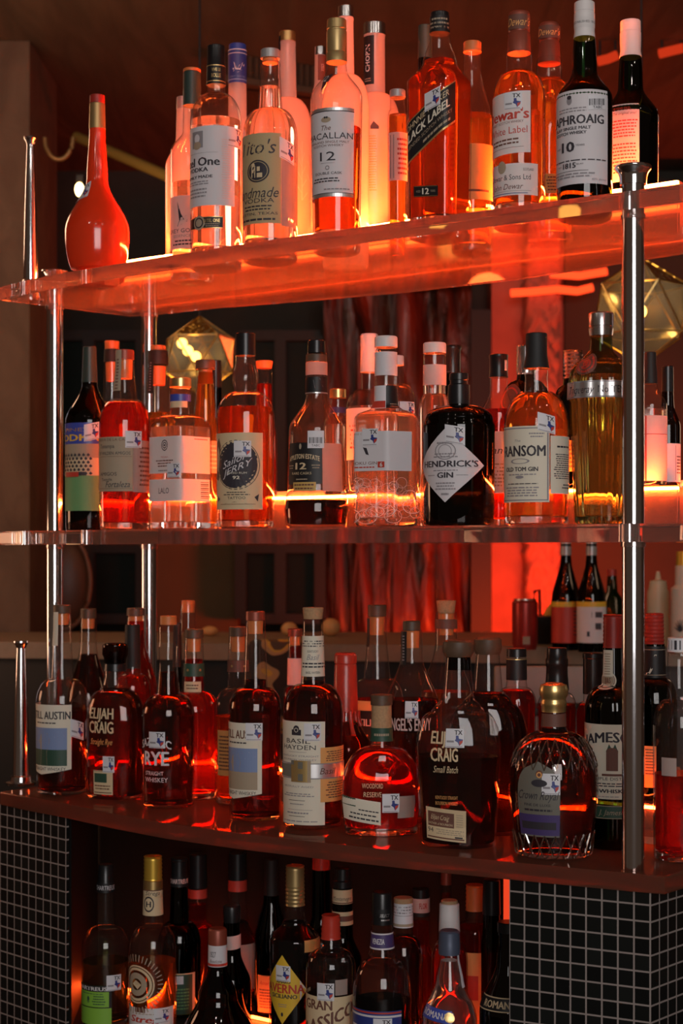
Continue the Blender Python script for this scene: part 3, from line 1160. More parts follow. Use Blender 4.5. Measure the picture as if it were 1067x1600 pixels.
M_FLORAL = floral()
t = empty('bar_stool', (tx(432) * 4.2, 4.2, 0)); tag(t, 'flower patterned stool back in front of the far counter', 'stool')
bevel_box('backrest', (0, 0.04, HC - 0.34), (0.15, 0.05, 0.24), M_FLORAL, t, 0, 0.02)
bevel_box('seat', (0, -0.08, 0.80), (0.3, 0.3, 0.07), M_FLORAL, t, 0, 0.02)
for x in (-0.11, 0.11):
    for y in (-0.19, 0.03):
        bm = bmesh.new(); tube(bm, [(x * 1.15, y * 1.15, 0), (x, y, 0.78)], 0.013, 8); bm_obj('leg', bm, M_DARK, t, 60)
for x in (-0.05, 0.05):
    bm = bmesh.new(); tube(bm, [(x, 0.05, 0.80), (x, 0.05, HC - 0.44)], 0.012, 8); bm_obj('back_post', bm, M_DARK, t, 60)


# ------------------------------------------------------------------ shelving: acrylic shelves, chrome poles, lit risers
def acrylic(name, tint, haze, hcol, rough=0.0):
    m, nt, out = nodes_of(name)
    g = nt.nodes.new('ShaderNodeBsdfGlass')
    g.inputs['Color'].default_value = (*tint, 1)
    g.inputs['IOR'].default_value = 1.49
    g.inputs['Roughness'].default_value = rough
    tr = nt.nodes.new('ShaderNodeBsdfTranslucent'); tr.inputs[0].default_value = (*hcol, 1)
    df = nt.nodes.new('ShaderNodeBsdfDiffuse'); df.inputs[0].default_value = (*hcol, 1)
    a = nt.nodes.new('ShaderNodeMixShader'); a.inputs[0].default_value = 0.4
    mx = nt.nodes.new('ShaderNodeMixShader')
    tc = nt.nodes.new('ShaderNodeTexCoord')
    nz = nt.nodes.new('ShaderNodeTexNoise'); nz.inputs['Scale'].default_value = 4; nz.inputs['Detail'].default_value = 3
    mr = nt.nodes.new('ShaderNodeMapRange')
    mr.inputs['From Min'].default_value = 0.3; mr.inputs['From Max'].default_value = 0.7
    mr.inputs['To Min'].default_value = haze * 0.85; mr.inputs['To Max'].default_value = haze * 1.15
    L = nt.links.new
    L(tc.outputs['Object'], nz.inputs['Vector']); L(nz.outputs['Fac'], mr.inputs['Value']); L(mr.outputs[0], mx.inputs[0])
    L(tr.outputs[0], a.inputs[1]); L(df.outputs[0], a.inputs[2]); L(g.outputs[0], mx.inputs[1]); L(a.outputs[0], mx.inputs[2]); L(mx.outputs[0], out.inputs[0])
    return m


M_ACR = acrylic('acrylic with red tinted haze', (0.97, 0.93, 0.91), 0.12, (0.85, 0.60, 0.52))  # haze tinted red, so the strip glow sits in its colour
M_ACRD = acrylic('smoked acrylic counter', (0.62, 0.42, 0.36), 0.50, (0.40, 0.17, 0.11))
M_RISER = acrylic('frosted acrylic riser', (0.95, 0.86, 0.83), 0.13, (0.9, 0.7, 0.64), 0.06)
LEDS = [(emit('red orange light strip ' + k, (1.0, 0.080, 0.010), s), emit('light strip beads ' + k, (1.0, 0.20, 0.04), s * 1.3)) for k, s in (('top', 560), ('middle', 330), ('bottom', 66), ('niche', 34))]

TOPF = [(-0.662, 3.21), (-0.60, 3.139), (-0.529, 3.067), (-0.43, 2.980), (-0.327, 2.896), (-0.20, 2.793), (-0.071, 2.692), (0.09, 2.576), (0.253, 2.464), (0.339, 2.405), (0.421, 2.349), (0.478, 2.306)]
TOPB = [(0.735, 2.600), (0.554, 2.715), (0.42, 2.86), (0.308, 2.98), (0.12, 3.115), (-0.085, 3.232), (-0.24, 3.31), (-0.375, 3.405), (-0.435, 3.435)]
LOWF = [(-0.651, 3.174), (-0.58, 3.10), (-0.51, 3.032), (-0.40, 2.905), (-0.294, 2.80), (-0.17, 2.705), (-0.034, 2.616), (0.15, 2.503), (0.338, 2.402), (0.41, 2.365), (0.455, 2.341)]
LOWB = [(0.72, 2.64), (0.554, 2.735), (0.42, 2.875), (0.308, 2.99), (0.12, 3.12), (-0.085, 3.235), (-0.24, 3.31), (-0.375, 3.405), (-0.435, 3.435)]

unit = empty('bar_shelving', (0.0, 2.85, HC - 0.481))
tag(unit, 'three tier clear acrylic bar shelving on chrome poles with red light strips', 'shelf unit')
UO = Vector((0.0, 2.85, HC - 0.481))


def into(o, parent=unit, off=UO):
    """keep a mesh made in world coordinates in place under its thing"""
    o.parent = parent
    o.data.transform(Matrix.Translation(-off))
    return o


for z0, z1, fr, bk, mt in ((0.487, 0.513, TOPF, TOPB, M_ACR), (0.0155, 0.0415, TOPF, TOPB, M_ACR), (-0.481, -0.455, LOWF, LOWB, M_ACRD)):
    bm = bmesh.new()
    prism(bm, fr + bk, HC + z0, HC + z1)
    es = [e for e in bm.edges if abs(e.verts[0].co.z - e.verts[1].co.z) < 1e-6]
    bmesh.ops.bevel(bm, geom=es, offset=0.003, segments=2, affect='EDGES', profile=0.5)
    into(bm_obj('acrylic_shelf', bm, mt))

RL = UV_ * -2.39 + NV * RISER_N
RR = UV_ * -1.124 + NV * RISER_N
for (M_LED, M_BEAD), zs in zip(LEDS, (0.513, 0.0415, -0.455)):
    bm = bmesh.new()
    a, c = RL, RR
    d = NV * 0.10
    prism(bm, [a, c, c + d, a + d], HC + zs + 0.0004, HC + zs + RISER_H)
    bmesh.ops.bevel(bm, geom=bm.edges[:], offset=0.003, segments=2, affect='EDGES')
    r = into(bm_obj('acrylic_riser', bm, M_RISER))
    q = NV * 0.0062
    bm = bmesh.new()
    prism(bm, [a - q, c - q, c - NV * 0.0004, a - NV * 0.0004], HC + zs + RISER_H - 0.0065, HC + zs + RISER_H - 0.0022)
    s = into(bm_obj('light_strip', bm, M_LED), r)
    if zs > -0.1:                                    # added back strip, to light the frosted bottles from behind
        e = NV * 0.1045
        bm = bmesh.new()
        prism(bm, [a + e, c + e, c + e + NV * 0.004, a + e + NV * 0.004], HC + zs + RISER_H - 0.006, HC + zs + RISER_H - 0.001)
        into(bm_obj('light_strip', bm, M_LED), r)
        e = NV * 0.109  # shield added to keep the back strip off the far room
        bm = bmesh.new()
        prism(bm, [a + e, c + e, c + e + NV * 0.0015, a + e + NV * 0.0015], HC + zs + RISER_H - 0.014, HC + zs + RISER_H + 0.013)
        into(bm_obj('strip_shield', bm, CAPM['grey']), r)
    bm = bmesh.new()
    n = 54
    for i in range(n):
        p = a + (c - a) * ((i + 0.5) / n) - NV * 0.0075
        add_box(bm, (p.x, p.y, HC + zs + RISER_H - 0.0045), (0.005, 0.002, 0.003), math.atan2(-0.6, 0.8))
    o = into(bm_obj('light_beads', bm, M_BEAD), r)
    o['kind'] = 'stuff'

PR = 0.016


def pole(px, N, capd=True, Y=None):
    p = at_n(px, N)
    if Y: p = Vector((tx(px) * Y, Y))
    z0, z1 = HC - 0.4545, HC + 0.513
    b = Vector((p.x, p.y, 0))
    o = lathe('chrome_pole', [(z0, PR), (z1 + 0.012, PR)], M_CHROME, unit, 40)
    o.location = b - UO
    c = lathe('flared_cap', [(z1 + 0.004, PR + 0.0006), (z1 + 0.016, PR + 0.0006), (z1 + 0.0165, PR + 0.003), (z1 + 0.028, PR + 0.0035), (z1 + 0.034, PR + 0.0055), (z1 + 0.039, PR + 0.010), (z1 + 0.042, PR + 0.0105), (z1 + 0.044, PR + 0.0095), (z1 + 0.044, PR + 0.005)], M_CHROME, o, 40)
    for zz in (0.0155, 0.487):
        lathe('collar', [(HC + zz - 0.007, PR + 0.001), (HC + zz - 0.006, PR + 0.002), (HC + zz - 0.0005, PR + 0.002)], M_ACR, o, 32)
    return p


pole(989, 2.168)
pole(85.5, 2.288)
pole(233, 0, Y=3.385)
pole(1130, 0, Y=2.63)


def cone(px, ytop, ybase, rt, rb, zs, N, label):
    p = at_n(px, N)
    m = p.y / F
    t = empty('chrome_post', (p.x, p.y, zs + 0.0006))
    tag(t, label, 'post', 'tapered chrome posts at the left end')
    H = (HC + (HY - ytop) * m) - zs
    lathe('shaft', [(0.016, rb * m), (H * 0.5, (rb * 0.62 + rt * 0.38) * m), (H - 0.012, rt * m)], M_CHROME, t, 32)
    lathe('flared_rim', [(H - 0.014, rt * m * 1.05), (H - 0.008, rt * m * 1.25), (H - 0.003, rt * m * 1.75), (H, rt * m * 1.7), (H, rt * m * 1.2)], M_CHROME, t, 32)
    lathe('foot', [(0, rb * m * 1.75), (0.005, rb * m * 1.8), (0.007, rb * m * 1.3), (0.016, rb * m * 1.25), (0.019, rb * m * 1.02)], M_CHROME, t, 32)


cone(48, 215, 435, 6, 11.5, HC + 0.513, 2.235, 'tall tapered chrome post standing on the top shelf at its left end')
cone(33, 1002, 1232, 7, 13, HC - 0.455, 2.235, 'tapered chrome post on the bottom shelf, left of the landscape labelled bottle')


# ------------------------------------------------------------------ tiled cabinet under the counter
def tile_mat():
    m, nt, out = nodes_of('small black glazed tiles')
    uv = nt.nodes.new('ShaderNodeUVMap'); uv.uv_map = 'uv'
    nz = nt.nodes.new('ShaderNodeTexNoise'); nz.inputs['Scale'].default_value = 45
    mxv = nt.nodes.new('ShaderNodeMixRGB'); mxv.inputs[0].default_value = 0.012
    br = nt.nodes.new('ShaderNodeTexBrick')
    br.offset = 0.0
    br.inputs['Scale'].default_value = 1.0
    br.inputs['Brick Width'].default_value = 0.0238
    br.inputs['Row Height'].default_value = 0.0238
    br.inputs['Mortar Size'].default_value = 0.0014
    br.inputs['Mortar Smooth'].default_value = 0.1
    br.inputs['Color1'].default_value = (0.006, 0.007, 0.007, 1)
    br.inputs['Color2'].default_value = (0.012, 0.014, 0.013, 1)
    br.inputs['Mortar'].default_value = (0.30, 0.25, 0.23, 1)
    mr = nt.nodes.new('ShaderNodeMapRange'); mr.inputs['To Min'].default_value = 0.16; mr.inputs['To Max'].default_value = 0.8
    bp = nt.nodes.new('ShaderNodeBump'); bp.inputs['Strength'].default_value = 0.8; bp.inputs['Distance'].default_value = 0.0012; bp.invert = True
    b = nt.nodes.new('ShaderNodeBsdfPrincipled')
    L = nt.links.new
    L(uv.outputs[0], nz.inputs['Vector']); L(uv.outputs[0], mxv.inputs[1]); L(nz.outputs['Color'], mxv.inputs[2])
    L(uv.outputs[0], br.inputs['Vector']); L(br.outputs['Color'], b.inputs['Base Color']); L(br.outputs['Fac'], mr.inputs['Value']); L(mr.outputs[0], b.inputs['Roughness'])
    L(br.outputs['Fac'], bp.inputs['Height']); L(bp.outputs[0], b.inputs['Normal']); L(b.outputs[0], out.inputs[0])
    return m


M_TILE = tile_mat()
ZC = HC - 0.4815
cab_root = empty('back_bar_cabinet', (0, 2.6, 0))
tag(cab_root, 'black tiled back bar cabinet with an open bottle niche', 'cabinet')
CO = Vector((0, 2.6, 0))


def low_front(px):
    """plan point of the counter's front line on a photo column"""
    t = tx(px)
    for p, q in zip(LOWF, LOWF[1:]):
        d0, d1 = p[0] - t * p[1], q[0] - t * q[1]
        if d0 <= 0 <= d1 or d1 <= 0 <= d0:
            u = d0 / (d0 - d1)
            return Vector(p).lerp(Vector(q), u)
    return Vector(LOWF[0] if t < 0 else LOWF[-1])


def pier(pts, name='tiled_pier', u0=0.0):
    """pts: plan polygon, tiled on every side; UV in metres"""
    V, Fc, UVs = [], [], []
    s = u0
    n = len(pts)
    for i in range(n):
        a, c = Vector(pts[i]), Vector(pts[(i + 1) % n])
        l = (c - a).length
        k = len(V)
        V += [(a.x, a.y, 0.0), (c.x, c.y, 0.0), (c.x, c.y, ZC), (a.x, a.y, ZC)]
        UVs += [(s, 0.0), (s + l, 0.0), (s + l, ZC), (s, ZC)]
        UVs[-4:] = [(x, y - ZC % 0.0238 + 0.0238 - 0.006) for x, y in UVs[-4:]]
        Fc.append((k, k + 1, k + 2, k + 3))
        s += l
    k = len(V)
    V += [(p[0], p[1], ZC) for p in pts]
    UVs += [(p[0], p[1]) for p in pts]
    Fc.append(tuple(range(k, k + n)))
    return into(mesh_obj(name, V, Fc, M_TILE, None, smooth=False, uvs=UVs), cab_root, CO)


IN = NV * 0.007
A0, A1, A2 = low_front(792) + IN, low_front(900) + IN, low_front(1014) + IN
SD = Vector((0.66, 0.75))
B = A2 + SD * 0.36
pier([A0, A1, A2, B, B - Vector((0.75, -0.66)) * 0.03, A2 + SD * 0.04 - Vector((0.75, -0.66)) * 0.03, A1 + NV * 0.03, A0 + NV * 0.03])
L0, L1 = low_front(2) + IN, low_front(99) + IN
LL = L0 + (L0 - L1).normalized() * 0.12
pier([LL, L0, L1, L1 + Vector((0.7, 0.72)) * 0.006, L0 + Vector((0.7, 0.72)) * 0.006, LL + Vector((0.7, 0.72)) * 0.006], u0=0.012)
# dark niche: back, floor, left cheek
bm = bmesh.new(); prism(bm, [(-0.52, 3.5525), (0.70, 2.6375), (0.71, 2.6525), (-0.51, 3.5675)], 0.3, ZC); into(bm_obj('back_panel', bm, pbr('dark brown veneer', (0.014, 0.011, 0.007), 0.55, noise=0.3, nscale=20)), cab_root, CO)
bm = bmesh.new(); prism(bm, [L1 + NV * 0.01, low_front(260) + NV * 0.012, low_front(500) + NV * 0.012, A0 + NV * 0.033, A2 + SD * 0.045 - Vector((0.75, -0.66)) * 0.035, (0.70, 2.635), (-0.52, 3.55), (-0.52, 3.28)], HC - 0.90, HC - 0.87); into(bm_obj('niche_floor', bm, M_DARK), cab_root, CO)
bm = bmesh.new(); p = L1 + Vector((0.7, 0.72)) * 0.02; prism(bm, [p + Vector((-0.02, 0.012)), p + Vector((-0.008, 0.006)), (-0.518, 3.54), (-0.53, 3.55)], HC - 0.87, ZC); into(bm_obj('side_panel', bm, M_DARK), cab_root, CO)
a, c = UV_ * -2.40 + NV * 2.382, UV_ * -1.30 + NV * 2.382
bm = bmesh.new(); prism(bm, [a, c, c + NV * 0.004, a + NV * 0.004], HC - 0.868, HC - 0.863); into(bm_obj('light_strip', bm, LEDS[3][0]), cab_root, CO)
p = at_n(786.5, 2.36)
bm = bmesh.new(); prism(bm, [p, p + UV_ * 0.009, p + UV_ * 0.009 + NV * 0.006, p + NV * 0.006], HC - 0.86, ZC - 0.01); into(bm_obj('light_strip', bm, emit('red lit edge glow', (1.0, 0.07, 0.02), 0.75)), cab_root, CO)  # glowing bar in place of a red lit niche edge
# ------------------------------------------------------------------ top shelf
W0 = ('a', -125)


def top(name, label, cx, N, body, **k):
    return Bottle(name, label, 'top', cx, N, body, group=G_TOP, **k)


b = top('liqueur_bottle', 'glossy orange teardrop bottle with a gold neck band, alone at the left end', 152, 2.195,
        [(202, 12.5), ('s', 280, 16.5), ('s', 362, 50.5), ('q', 'b', 31)], glass=CAPM['orangeglass'])
b.cap('neck_band', 'brass', [(162, 12), (202, 13)])
b.cap('cap', 'red', [(149, 11.5), (162, 11.8)])
b.sticker(131, 303, 18, 26, 0.3)

b = top('vodka_bottle', 'clear bottle with a grey green capsule and a flying bird on its pink label', 300, 2.262,
        [(160, 13.5), (206, 14.5), ('s', 236, 34), ('l', 'b', 33.5)], fill=288, liq='clear')
b.cap('capsule', 'darkgreen', [(113, 13.6), (166, 14.4)])
b.cap('cap', 'orange', [(108, 13.8), (113, 13.8)])
b.label('label', 'pink', W0, 322, 312, 394, [
    ('P', [(0.50, 0.10), (0.57, 0.34), (0.63, 0.46), (0.54, 0.46)], 'ink'), ('P', [(0.58, 0.46), (0.66, 0.38), (0.80, 0.34), (0.67, 0.50)], 'ink'), ('P', [(0.50, 0.58), (0.55, 0.45), (0.68, 0.46), (0.58, 0.55)], 'ink'),
    ('T', 'GREY GOOSE', 0.60, 0.66, 0.075, 0.62, 'ink'), ('T', 'ESSENCES', 0.60, 0.76, 0.05, 0.36, 'grey'),
    ('L', 0.40, 0.86, 0.82, 0.95, 2, 'ink')])

b = top('vodka_bottle', 'frosted bottle almost hidden behind the bird label bottle, far left of the back row', 287, 2.42,
        [(170, 11), (215, 12), ('s', 262, 28.5), ('l', 'b', 28)], glass='frost')
b.cap('cap', 'grey', [(152, 11), (171, 11.5)])

b = top('vodka_bottle', 'clear vodka bottle with black cap and pale lilac label with a small engraved portrait', 337.5, 2.185,
        [(132, 14), (148, 14.5), ('r', 196, 40.3), ('l', 'b', 40)], fill=190, liq='clear')
b.cap('cap', 'black', [(72, 13.8), (100, 14.2), (102, 14.8), (134, 15)])
b.label('neck_label', 'black', ('a', -80), ('a', 80), 104, 132, [('R', 0, 1, 0.03, 0.08, 'gold'), ('R', 0, 1, 0.9, 0.95, 'gold'), ('T', 'VIVE LE', 0.5, 0.3, 0.18, 0.34, 'gold'), ('T', 'BOLLE', 0.5, 0.62, 0.22, 0.36, 'gold')], off=0.001)
b.label('label', 'lilac', W0, 366, 206, 329, [
    ('R', 0.37, 0.56, 0.06, 0.27, 'grey'), ('D', 0.465, 0.15, 0.055, 'lilac', 0, 0.8), ('D', 0.465, 0.24, 0.05, 'khaki', 0, 1.3),
    ('T', 'Ketel One', 0.43, 0.445, 0.105, 0.70, 'ink', 'b'), ('R', 0.10, 0.76, 0.335, 0.338, 'grey'),
    ('T', 'VODKA', 0.46, 0.545, 0.052, 0.34, 'ink', 'b'), ('T', 'FAMILY MADE', 0.46, 0.635, 0.036, 0.46, 'ink', 'b'),
    ('L', 0.22, 0.66, 0.68, 0.74, 2, 'grey'), ('L', 0.30, 0.62, 0.77, 0.90, 3, 'grey'), ('L', 0.80, 0.97, 0.16, 0.92, 26, 'pink')])
b.label('lower_label', 'black', ('a', -75), 348, 346, 364, [('R', 0.02, 0.99, 0.0, 0.06, 'gold'), ('R', 0.02, 0.99, 0.94, 1.0, 'gold'), ('D', 0.38, 0.5, 0.62, 'khaki'), ('D', 0.38, 0.5, 0.46, 'ink'), ('D', 0.38, 0.5, 0.34, 'khaki'),
        ('T', 'KETEL ONE', 0.72, 0.35, 0.30, 0.42, 'gold'), ('L', 0.55, 0.92, 0.55, 0.9, 2, 'khaki')])
b.sticker(365, 222, 22, 30)

b = top('vodka_bottle', 'frosted bottle with a blue foil cap and white birds, between two clear vodkas', 371, 2.42,
        [(132, 14), (180, 14.5), ('s', 232, 33), ('l', 'b', 32)], glass='frost')
b.cap('cap', 'blue', [(70, 13.4), (132, 14.2)])
b.label('neck_label', 'blue', ('a', -85), ('a', 85), 80, 130, [('R', 0, 1, 0.0, 0.03, 'lilac'), ('R', 0, 1, 0.12, 0.14, 'lilac'), ('R', 0, 1, 0.93, 0.97, 'skyblue'),
        ('P', [(0.36, 0.40), (0.47, 0.56), (0.52, 0.66), (0.42, 0.64)], 'lilac'), ('P', [(0.50, 0.64), (0.56, 0.52), (0.70, 0.42), (0.60, 0.66)], 'lilac'), ('P', [(0.34, 0.70), (0.46, 0.62), (0.66, 0.66), (0.52, 0.74)], 'lilac'),
        ('P', [(0.30, 0.58), (0.34, 0.62), (0.40, 0.58), (0.35, 0.67)], 'lilac'), ('P', [(0.68, 0.46), (0.72, 0.51), (0.78, 0.45), (0.73, 0.56)], 'lilac'),
        ('T', 'GREY GOOSE', 0.5, 0.86, 0.06, 0.6, 'skyblue')], off=0.0008)

b = top('vodka_bottle', 'clear vodka bottle with pale cap and tan kraft label showing a round still emblem', 422, 2.185,
        [(98, 15.5), (102, 16.2), (106, 15.4), (172, 19.2), ('r', 216, 43), ('l', 'b', 42.5)], fill=137, liq='clear')
b.cap('cap', 'grey', [(78, 15), (92, 15.2)])
b.cap('stopper', 'orange', [(92, 12), (99, 12)])
b.label('label', 'tan', W0, 439, 218, 357, [
    ('T', "Tito's", 0.62, 0.15, 0.155, 0.62, 'ink', 'i'),
    ('D', 0.66, 0.42, 0.125, 'ink', 0, 1.12), ('D', 0.66, 0.42, 0.108, 'tan', 0.94, 1.12), ('R', 0.565, 0.63, 0.36, 0.49, 'buff'), ('R', 0.655, 0.70, 0.37, 0.42, 'buff'), ('R', 0.655, 0.735, 0.44, 0.49, 'buff'), ('D', 0.595, 0.35, 0.022, 'buff'),
    ('T', 'Handmade', 0.59, 0.655, 0.115, 0.76, 'ink', 'i'), ('T', 'VODKA', 0.65, 0.745, 0.05, 0.50, 'ink'),
    ('L', 0.38, 0.90, 0.79, 0.86, 2, 'ink'), ('T', 'AUSTIN, TEXAS', 0.62, 0.89, 0.03, 0.66, 'ink'), ('L', 0.3, 0.98, 0.93, 0.98, 1, 'ink')])
b.label('back_label', 'backlabel', 440, ('a', 88), 258, 360, off=-0.001, desc='tan back label seen through the glass')
b.sticker(447, 244, 22, 32, -0.3)

b = top('vodka_bottle', 'tall frosted bottle with gold cap and white etched trees', 449, 2.42,
        [(66, 13), (70, 13.6), (74, 13), (155, 14.5), ('r', 205, 38.5), ('l', 'b', 37.5)], glass='frost')
b.cap('cap', 'gold', [(50, 12.8), (66, 13.2)])
b.label('neck_label', 'black', ('a', -85), ('a', -50), 58, 82, [], off=0.001)
b.label('neck_strip', 'white', ('a', -80), ('a', -62), 82, 124, [], off=0.001)
trees = []
rt = random.Random(3)
for x0, hh in ((0.15, 0.75), (0.42, 0.9), (0.66, 0.68), (0.88, 0.82)):
    trees.append(('P', [(x0 - 0.012, 1.0), (x0 + 0.012, 1.0), (x0 + 0.006, 1 - hh), (x0 - 0.006, 1 - hh)], 'white'))
    for i in range(8):
        w = 1 - hh + 0.06 + 0.075 * i
        sd = 1 if i % 2 else -1
        d = 0.05 + 0.012 * i
        trees.append(('P', [(x0, w + 0.10), (x0 + sd * d, w), (x0 + sd * d, w - 0.012), (x0, w + 0.085)], 'white'))
        trees.append(('P', [(x0 + sd * d * 0.6, w + 0.04), (x0 + sd * d * 0.7, w - 0.05), (x0 + sd * d * 0.55, w + 0.035)], 'white'))
b.glassprint(('a', -45), ('a', 75), 185, 320, trees, 'etched_trees')

b = top('vodka_bottle', 'thin frosted bottle with silver cap and dark upright neck lettering, behind the tree etched one', 500, 2.435,
        [(86, 8.5), (128, 9), ('s', 160, 15), ('l', 'b', 14.5)], glass='frost', seg=32)
b.cap('cap', 'silver', [(73, 8.6), (87, 8.8)])
b.label('neck_label', 'brown', ('a', -20), ('a', 70), 88, 128, [('T', 'WYBOR', 0.5, 0.5, 0.34, 0.30, 'pink', 'v')], off=0.001)

b = top('whisky_bottle', 'single malt bottle with tall old gold cap, white label and number 12 triangle', 526, 2.185,
        [(96, 15), (108, 15.8), ('s', 152, 40), (170, 40), ('l', 'b', 37)], fill=202, liq='amber')
b.cap('cap', 'brass', [(31, 15.2), (46, 15.6), (47, 14.8), (49, 14.8), (50, 16), (82, 16), (83, 15.6), (84, 16.2), (98, 16.2)])
b.label('label', 'lilac', W0, 552, 178, 315, [
    ('R', 0, 1, 0.0, 0.035, 'silver'), ('R', 0, 1, 0.035, 0.045, 'ink'), ('R', 0, 1, 0.962, 1.0, 'silver'), ('R', 0, 1, 0.955, 0.962, 'ink'),
    ('D', 0.60, 0.135, 0.032, 'khaki', 0, 1.8), ('D', 0.585, 0.11, 0.012, 'ink'), ('D', 0.615, 0.11, 0.012, 'ink'),
    ('T', 'The', 0.60, 0.225, 0.055, None, 'brown', 'i'), ('T', 'MACALLAN', 0.61, 0.315, 0.07, 0.74, 'ink'),
    ('T', 'HIGHLAND SINGLE MALT', 0.61, 0.385, 0.026, 0.62, 'brown'), ('T', 'SCOTCH WHISKY', 0.61, 0.425, 0.026, 0.46, 'brown'),
    ('T', '12', 0.62, 0.545, 0.10, 0.22, 'ink'), ('R', 0.52, 0.72, 0.62, 0.623, 'grey'), ('D', 0.62, 0.675, 0.025, 'grey', 0.6), ('T', 'DOUBLE CASK', 0.62, 0.735, 0.028, 0.4, 'ink'),
    ('L', 0.36, 0.80, 0.78, 0.84, 2, 'ink'), ('L', 0.55, 0.95, 0.90, 0.93, 1, 'grey')])
b.glassprint(('a', -62), ('a', -2), 121, 152, [('P', [(0.12, 0.12), (0.78, 0.0), (0.42, 0.98)], 'ink'), ('T', '12', 0.42, 0.27, 0.34, 0.24, 'white', 'i')], 'age_badge')

b = top('vodka_bottle', 'tallest frosted bottle with silver cap, directly behind the single malt with gold cap', 540, 2.312,
        [(28, 12.4), (31, 12.8), (34, 12.2), (118, 13.5), ('r', 172, 37), ('l', 'b', 36)], glass='frost')
b.cap('cap', 'silver', [(10, 12), (29, 12.2)])

b = top('vodka_bottle', 'frosted bottle with silver cap and black upright neck tag', 585, 2.425,
        [(55, 16.5), (58, 17), (62, 16.4), (148, 17), ('r', 196, 40), ('l', 'b', 39)], glass='frost')
b.cap('cap', 'silver', [(37, 17.4), (56, 17.6)])
b.label('neck_label', 'black', ('a', -75), ('a', -2), 60, 136, [('T', 'CHOPIN', 0.5, 0.46, 0.36, 0.55, 'white', 'vb'), ('L', 0.2, 0.8, 0.86, 0.95, 2, 'khaki')], off=0.001)
b.glassprint(('a', -35), ('a', 12), 180, 330, [('P', [(0.55, 0.18), (0.70, 0.13), (0.95, 0.18), (0.95, 0.21), (0.55, 0.21)], 'ink'), ('R', 0.30, 0.48, 0.14, 0.22, 'red'), ('L', 0.30, 0.85, 0.27, 0.85, 22, 'orangepaper')])

b = top('spirit_bottle', 'slim clear bottle with pale cap squeezed between frosted and square black label bottles', 621, 2.30,
        [(153, 11.5), (172, 12), ('r', 188, 15.5), ('l', 'b', 15)], fill=180, liq='gold', seg=32)
b.cap('cap', 'grey', [(141, 12.4), (153, 12.6)])
b.label('label', 'pink', ('a', -60), ('a', 80), 210, 285, [('R', 0.1, 0.28, 0.05, 0.95, 'ink'), ('L', 0.4, 0.95, 0.1, 0.9, 8, 'red')])

b = top('whisky_bottle', 'square whisky bottle with slanted black label and small 12 plaque', 687, 2.192,
        [(48, 15), (62, 16.5), ('s', 100, 27), ('s', 132, 51), ('l', 'b', 48)], fill=96, liq='amber', shape=SHP('square', e=6, rot=-34), seg=64)
b.cap('cap', 'black', [(20, 14.5), (40, 15), (42, 16), (53, 16.3)])
b.label('neck_label', 'black', ('a', -80), ('a', 70), 28, 52, [('L', 0.1, 0.95, 0.1, 0.9, 3, 'khaki')], off=0.001)
b.label('label', 'black', ('a', -88), ('a', 32), 170, 234, [
    ('R', 0, 1, 0.0, 0.03, 'gold'), ('R', 0, 1, 0.95, 1.0, 'gold'),
    ('T', 'JOHNNIE WALKER', 0.46, 0.17, 0.15, 0.80, 'buff'), ('T', 'BLACK LABEL', 0.46, 0.42, 0.20, 0.82, 'cream', 'b'),
    ('T', 'BLENDED SCOTCH WHISKY', 0.5, 0.65, 0.09, 0.84, 'khaki'), ('L', 0.4, 0.9, 0.76, 0.9, 1, 'khaki')], skew=1.05)
b.label('age_plaque', 'black', 647, 684, 297, 314, [('R', 0.03, 0.97, 0.04, 0.07, 'gold'), ('R', 0.03, 0.97, 0.93, 0.96, 'gold'), ('T', '12', 0.5, 0.5, 0.56, 0.26, 'cream', 'b'), ('T', 'AGED', 0.2, 0.5, 0.2, 0.18, 'khaki'), ('T', 'YEARS', 0.8, 0.5, 0.2, 0.2, 'khaki')], skew=-0.25)
b.sticker(676, 166, 24, 28, 0.3)

b = top('spirit_bottle', 'dark teal necked bottle peeking out behind the slanted black label bottle', 664, 2.43,
        [(60, 10.5), (150, 12), ('s', 200, 30), ('l', 'b', 29)], glass='dgreen')
b.cap('capsule', 'darkgreen', [(40, 10.8), (92, 11.4)])

b = top('liqueur_bottle', 'clear sloped bottle with orange cap and glowing orange label', 738, 2.32,
        [(84, 13), (106, 13.5), ('s', 196, 33), ('l', 'b', 32.5)], fill=182, liq='gold')
b.cap('cap', 'orange', [(66, 14), (82, 14.2)])
b.label('label', 'orangepaper', ('a', -60), ('a', 86), 232, 318, [('R', 0.3, 0.75, 0.82, 0.86, 'brown')])

b = top('whisky_bottle', 'blended scotch with dark red foil cap and two white front labels', 811, 2.185,
        [(80, 17), (84, 20), (90, 20.3), (115, 20.5), ('r', 156, 41), ('l', 'b', 40.5)], fill=112, liq='gold')
b.cap('cap', 'redbrown', [(20, 16.2), (24, 16.6), (50, 16.8), (52, 16), (54, 17.4), (84, 18.4)])
b.label('neck_label', 'brown', ('a', -70), ('a', 70), 27, 50, [('T', "Dewar's", 0.5, 0.5, 0.55, 0.9, 'orangepaper', 'i')], off=0.001)
b.label('label', 'white', W0, 828, 155, 250, [
    ('T', "Dewar's", 0.60, 0.36, 0.17, 0.74, 'red', 'b'), ('T', 'FINEST SCOTCH WHISKY', 0.62, 0.49, 0.04, 0.55, 'brown'),
    ('T', 'White Label', 0.62, 0.62, 0.115, 0.66, 'red'), ('L', 0.35, 0.85, 0.74, 0.86, 2, 'brown'), ('R', 0.3, 0.9, 0.90, 0.905, 'brown')], skew=0.06)
